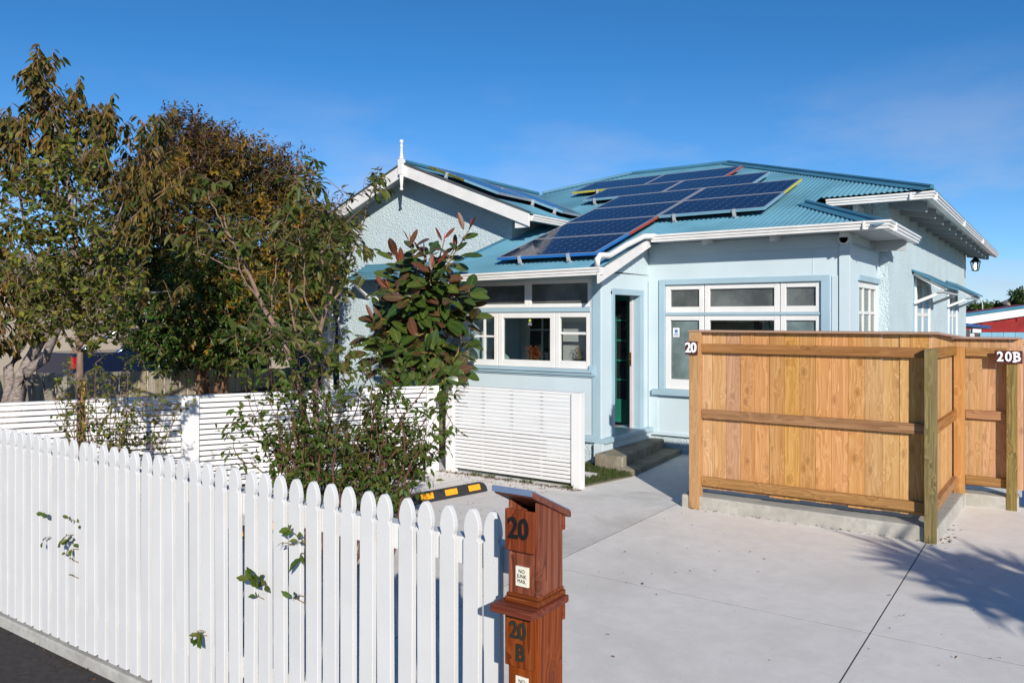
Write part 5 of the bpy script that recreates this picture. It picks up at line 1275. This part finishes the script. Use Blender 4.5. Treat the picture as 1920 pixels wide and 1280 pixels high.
LM = [big_leaf(M['l_ficus'], .235, .10), big_leaf(M['l_ficus'], .215, .18), big_leaf(M['l_ficus'], .25, .05)]; LB = big_leaf(M['l_ficus_b'], .22, .12); LR = big_leaf(M['l_ficus_r'], .14, .05)
tm = MB(); FB = np.array((-6.98, 8.62, 0.0)); Yf = 11.0
hub = [np.array(at(833, 700, Yf)), np.array(at(800, 620, Yf))]
tm.tube(curve_pts([FB, np.array(at(829, 800, Yf)), np.array(at(826, 720, Yf)), np.array(at(800, 620, Yf)), np.array(at(790, 560, Yf))], 12), [.05 - .0022 * i for i in range(13)], 9)
tm.build('trunk', M['bark_g'], T, smooth=True)
sm_ = MB()
tipsF = [(750, 490, 1.1), (795, 470, 1.1), (832, 455, 1.1), (880, 430, 1.2), (742, 480, .9), (770, 455, 1.1), (810, 500, 1.0), (850, 470, 1.0), (765, 530, .9), (800, 540, .8), (850, 540, .9), (880, 545, .8), (890, 590, .9), (715, 580, 1.0), (725, 610, 1.0), (710, 640, .9), (690, 630, .8), (760, 590, .6), (800, 600, .5), (840, 600, .6), (870, 610, .7),
         (750, 650, .7), (790, 660, .5), (830, 660, .6), (850, 690, .8), (780, 700, .7), (810, 720, .6), (735, 560, .8), (730, 540, 1.0), (845, 720, .7), (720, 690, .7), (765, 630, .5), (860, 650, .8), (700, 600, 1.0), (755, 565, .6), (820, 570, .5), (785, 575, .5), (812, 690, .5), (875, 575, .9), (745, 620, .6), (705, 665, .8), (745, 705, .7), (690, 655, .9), (860, 700, .7), (835, 735, .5), (775, 730, .5), (880, 640, .8), (735, 520, .8), (785, 510, .9), (825, 515, .8), (865, 560, .8), (720, 650, .7)]
nleaf = 0
for i, (px, py, up) in enumerate(tipsF):
    tip = np.array(at(px, py, Yf + rng.uniform(-.5, .3)))
    h = hub[1] if py < 640 else hub[0]
    midp = (h + tip) / 2 + np.array([0, 0, .1])
    start = h if i < 30 else midp
    pts = curve_pts([h, midp + rng.normal(0, .06, 3), tip], 8); sm_.tube(pts, [.016 - .0011 * k for k in range(9)], 6)
    ax = pts[-1] - pts[-3]; ax = ax / np.linalg.norm(ax); ax = ax * .5 + np.array([0, 0, .6 * up]); ax /= np.linalg.norm(ax)
    nl = 14
    for k in range(nl):
        f = k / (nl - 1); a = k * 2.4 + rng.uniform(-.4, .4) + i
        e1 = np.cross(ax, [0.3, .2, 1.0]); e1 /= np.linalg.norm(e1); e2 = np.cross(ax, e1)
        out = e1 * math.cos(a) + e2 * math.sin(a)
        young = k >= nl - 2 and up >= .95
        dirn = out * (.95 if not young else .45) + ax * (.15 + .75 * f) + np.array([0, 0, -.15 - .55 * (1 - f)])
        p = np.array(pts[int(round((.38 + .62 * f) * 8))]) + out * .03 + rng.normal(0, .03, 3)
        nrm = ax * .5 + np.array([0, 0, .25]) + np.array(SUNV) * .95 + rng.normal(0, .2, 3)
        Xa, Ya, Za = frames(np.array([dirn]), np.array([nrm]))
        m = Matrix(((Xa[0][0], Ya[0][0], Za[0][0]), (Xa[0][1], Ya[0][1], Za[0][1]), (Xa[0][2], Ya[0][2], Za[0][2])))
        me = LR if young and rng.random() < .8 else (LB if rng.random() < .2 else LM[nleaf % 3])
        o = bpy.data.objects.new('leaf', me); COL.objects.link(o); o.parent = T; o.location = p - np.array(OFF[T]); o.rotation_mode = 'QUATERNION'; o.rotation_quaternion = m.to_quaternion()
        s_l = rng.uniform(.22, .33) * (.85 if young else 1); o.scale = (s_l,) * 3; nleaf += 1
    if up >= .95: sm_.mi = 1; sm_.tube([tip, tip + ax * .07, tip + ax * .15], [.008, .008, .001], 5); sm_.mi = 0
sm_.build('branches', [M['twig_g'], M['sheath']], T, smooth=True)

# shoots poking out between the pickets
def shoot(px, py, spec, label, seed):
    Yc = None
    dx = (px - 960) / 1490; Yc = (VF - .03) / (dx * CS + CC); o = at(px, py, Yc)
    t = thing('leafy_shoot', label, 'plant shoot', o, 'shoots growing through the picket fence'); P = Plant(seed)
    for (ox, oy, n, sp) in spec:
        q = np.array(at(px + ox, py + oy, Yc)); e = np.array([P.rng.normal(0, .5), -.55, P.rng.normal(.1, .5)]); e /= np.linalg.norm(e); ln_ = sp * (.5 + .22 * n)
        path = curve_pts([q - e * .02 + np.array([0, .10, -.06]), q + np.array([0, .02, -.01]), q + e * ln_ * .5, q + e * ln_ + np.array([0, 0, -.01])], 8); P.mb.tube(path, [.0026 - .0002 * i for i in range(9)], 5)
        for k in range(n):
            f = .45 + .55 * (k + .5) / n; w_ = path[min(8, int(f * 8))]
            P.leaf(w_ + P.rng.normal(0, .003, 3), e * .5 + np.array([(-1) ** k * .8 + P.rng.normal(0, .3), -.15, P.rng.normal(-.1, .5)]), np.array([P.rng.normal(.2, .3), -1.0, .6]), sp * P.rng.uniform(.65, 1.2), P.rng.uniform(.5, .65))
    P.mb.build('stem', M['twig_g'], t)
    pp_ = P.arr(); me = leaf_mesh('leaf', M['l_shrub'], .58); Xa, Ya, Za = frames(pp_[1], pp_[2])
    for i in range(len(pp_[0])):
        m = Matrix(((Xa[i][0], Ya[i][0], Za[i][0]), (Xa[i][1], Ya[i][1], Za[i][1]), (Xa[i][2], Ya[i][2], Za[i][2])))
        piece('leaf', me, t, pp_[0][i] - np.array(OFF[t]), m.to_euler(), (pp_[3][i],) * 3)
shoot(130, 1005, [(-5, -5, 5, .05), (0, 12, 4, .05), (5, 22, 4, .045), (5, 45, 3, .025), (6, 75, 3, .02), (25, -22, 2, .04), (24, 20, 2, .04), (6, -30, 2, .04)], 'tall straggling shoot hanging between pickets near the left end of the fence', 101)
shoot(84, 985, [(0, -15, 3, .05), (2, 20, 3, .035)], 'sparse pair of leaf tufts left of the tallest straggling shoot', 102)
shoot(376, 1182, [(0, 0, 4, .06), (6, 8, 3, .05), (-6, -2, 1, .05)], 'single leaf tuft low on the picket fence near the kerb', 103)
shoot(484, 1092, [(0, 0, 6, .07), (-10, -12, 2, .06), (12, 10, 3, .055), (2, 28, 2, .05)], 'widest leaf tuft through the middle of the picket fence', 104)
shoot(552, 1012, [(6, -4, 4, .06), (-18, 4, 1, .055), (8, 22, 2, .075), (14, 4, 2, .05)], 'upper leaf tuft with a round leaf just below the picket points', 105)
shoot(556, 1120, [(-6, 0, 2, .055), (10, -4, 1, .05), (0, 4, 1, .04)], 'small three-leaf tuft right of the widest leaf tuft', 106)

# low weeds behind the pickets, grass patch, fallen leaves
def scatter_stuff(name, label, cat, pts, mat, L, W, up, seed, base):
    t = bpy.data.objects.new(name, None)
    n = len(pts); r = np.random.default_rng(seed); D = np.column_stack((r.normal(0, .5, n), r.normal(0, .5, n), np.full(n, up) + r.normal(0, .15, n)))
    N = r.normal(0, 1, (n, 3)) if up > .3 else np.column_stack((r.normal(0, .3, n), r.normal(0, .3, n), np.ones(n)))
    OFF[t] = Vector(base)
    o = leaves_joined(name, pts, D, N, L * r.uniform(.5, 1.3, n), W * r.uniform(.7, 1.3, n), mat, t, 'stuff', seed)
    o.parent = None; o.location = base; bpy.data.objects.remove(t); o['label'] = label; o['category'] = cat; return o
r = np.random.default_rng(7)
def poly_pts(poly, n, z):
    poly = np.array(poly); lo, hi = poly.min(0), poly.max(0); out = []
    while len(out) < n:
        p = lo + r.random(2) * (hi - lo); ins = False; j = len(poly) - 1
        for i in range(len(poly)):
            if (poly[i][1] > p[1]) != (poly[j][1] > p[1]) and p[0] < (poly[j][0] - poly[i][0]) * (p[1] - poly[i][1]) / (poly[j][1] - poly[i][1]) + poly[i][0]: ins = not ins
            j = i
        if ins: out.append((p[0], p[1], z))
    return np.array(out)
lawnp = [(-6.85, 8.4), (-4.76, 8.24), (-4.52, 9.15), (-4.8, 9.55), (-6.85, 9.58)]
lp = poly_pts(lawnp, 14000, .01)
keep = ~((np.abs(lp[:, 0] + 5.1) < .22) & (np.abs(lp[:, 1] - 8.85) < .16))
scatter_stuff('lawn_grass', 'short patchy grass between the slat screen and the concrete steps', 'grass', lp[keep], M['grass'], np.full(keep.sum(), .05), np.full(keep.sum(), .12), 1.0, 8, (-5.7, 9, 0))
tag(MB().ext([(-5.32, 8.72, -.02), (-4.9, 8.70, -.02), (-4.88, 8.98, -.02), (-5.30, 9.0, -.02)], (0, 0, .05)).build('stepping_stone', M['slab_d'], bevel=.01), 'pale flat stepping stone set in the grass by the slat screen post', 'paving stone')
wp = np.column_stack((r.uniform(-9, -1.75, 2600), np.abs(r.normal(0, .16, 2600)) + 2.56, np.full(2600, .02)))
scatter_stuff('weeds', 'low green weeds along the back of the picket fence', 'weeds', wp, M['l_shrub'], np.full(2600, .09), np.full(2600, .4), .8, 9, (-5, 2.7, 0))
l1 = np.column_stack((r.uniform(-6.9, -4.65, 500), 8.09 - np.abs(r.normal(0, .05, 500)), np.full(500, .006)))
l2 = np.column_stack((r.uniform(-6.6, -4.9, 150), 8.02 - np.abs(r.normal(0, .3, 150)), np.full(150, .005)))
l3 = np.column_stack((r.uniform(-3.3, -1.0, 120), 7.975 - np.abs(r.normal(0, .025, 120)), np.full(120, .005)))
l4 = np.column_stack((r.uniform(-3.6, 1.2, 170), r.uniform(3.5, 8.0, 170), np.full(170, .005)))
l5 = np.column_stack((r.normal(-.88, .06, 26), r.normal(8.3, .25, 26), np.full(26, .005)))
l6 = np.column_stack((r.uniform(-7, -1.8, 110), r.normal(2.31, .05, 110), np.full(110, .004)))
l7 = np.column_stack((r.uniform(-5.4, -4.8, 60), r.uniform(6.0, 7.6, 60), np.full(60, .005)))
lt = np.vstack((l1, l2, l3, l4, l5, l6, l7))
ll_ = np.concatenate((np.full(500, .03), np.full(150, .022), np.full(120, .02), r.choice([.008, .012, .018, .03], 170), np.full(26, .04), np.full(110, .022), np.full(60, .018)))
scatter_stuff('fallen_leaves', 'scattered dry brown leaves and bits on the concrete', 'fallen leaves', lt, M['litter'], ll_, np.full(len(lt), .6), .05, 10, (-3, 6, 0))
gp = np.column_stack((r.uniform(-6.6, -4.7, 700), 8.10 - np.abs(r.normal(0, .02, 700)), np.full(700, .0)))
gp = gp[(np.sin(gp[:, 0] * 9) + np.sin(gp[:, 0] * 23) > .3)]
scatter_stuff('edge_weeds', 'small tufts of grass along the foot of the slat screen', 'weeds', gp, M['grass'], np.full(len(gp), .05), np.full(len(gp), .14), .8, 12, (-5.6, 8.1, 0))

# far trees on the right
def far_tree(px, py, Y, r, h, label, seed, mat, n, bare=False):
    b = at(px, 598, Y); b.z = 0; t = thing('far_tree', label, 'tree', b, 'trees beyond the red shed'); P = Plant(seed)
    c = at(px, py, Y)
    P.limb([b, (b + c) / 2, c], .14, .05, 6, 6, .03)
    for k in range(10 if not bare else 46):
        d = P.rng.normal(0, 1, 3); d[2] = abs(d[2]) + .5; d /= np.linalg.norm(d)
        P.limb([b + (c - b) * P.rng.uniform(.4, .9), np.array(c) + d * r * .4 - np.array([0, 0, r * .4]), np.array(c) + d * r * P.rng.uniform(.8, 1.1)], .04, .008, 6, 5, .04)
    P.mb.build('trunk', M['bark_g'] if not bare else flat('purple_grey_twigs', (.16, .11, .15), .8), t)
    if not bare:
        P.mb = MB(); crown_cloud(P, [((c.x, c.y, c.z), (r, r, h), n)], 8, .3, .5, .5, seed, inner=.5)
        leaves_joined('crown', *P.arr(), mat, t, 'stuff', seed)
far_tree(1818, 586, 62, .95, .9, 'bare purplish tree beside the end of the house', 201, None, 0, True)
far_tree(1832, 594, 58, .9, .8, 'dark green round bush-like tree left of the street lamp', 202, M['l_ever'], 240)
far_tree(1858, 590, 60, .85, .75, 'dark green round tree right of the street lamp', 203, M['l_ever'], 220)
far_tree(1915, 560, 58, .5, .5, 'spiky topped tree above the pale far roof', 204, M['l_cord'], 120)

# sword-leaved tree standing just right of the view; its shade falls on the driveway
T = thing('cabbage_tree', 'spiky sword-leaved tree standing beside the driveway outside the right edge', 'tree', (3.75, 3.2, 0))
P = Plant(91)
P.limb([(3.75, 3.2, 0), (3.8, 3.2, .8), (3.85, 3.0, 1.6), (3.95, 2.75, 2.05)], .11, .08, 8, 9, .01)
P.limb([(3.75, 3.2, 1.5), (3.6, 3.0, 1.9), (3.55, 2.95, 2.3)], .07, .05, 6, 8, .01)
P.limb([(3.75, 3.2, 1.6), (4.3, 2.7, 2.1), (4.65, 2.5, 2.6)], .07, .05, 6, 8, .01)
P.mb.build('trunk', M['bark_g'], T, smooth=True)
for c in ((3.95, 2.75, 2.1), (3.55, 2.95, 2.35), (4.65, 2.5, 2.65), (4.1, 2.2, 2.4)):
    for k in range(85):
        d = P.rng.normal(0, 1, 3); d /= np.linalg.norm(d)
        P.leaf(np.array(c) + d * .04, d + np.array([0, 0, .1]), np.array([0, 0, 1.]) + P.rng.normal(0, .2, 3), P.rng.uniform(.45, .68), .085)
P.mb = MB(); leaves_joined('sword_leaves', *P.arr(), M['l_cord'], T, 'stuff', 91)
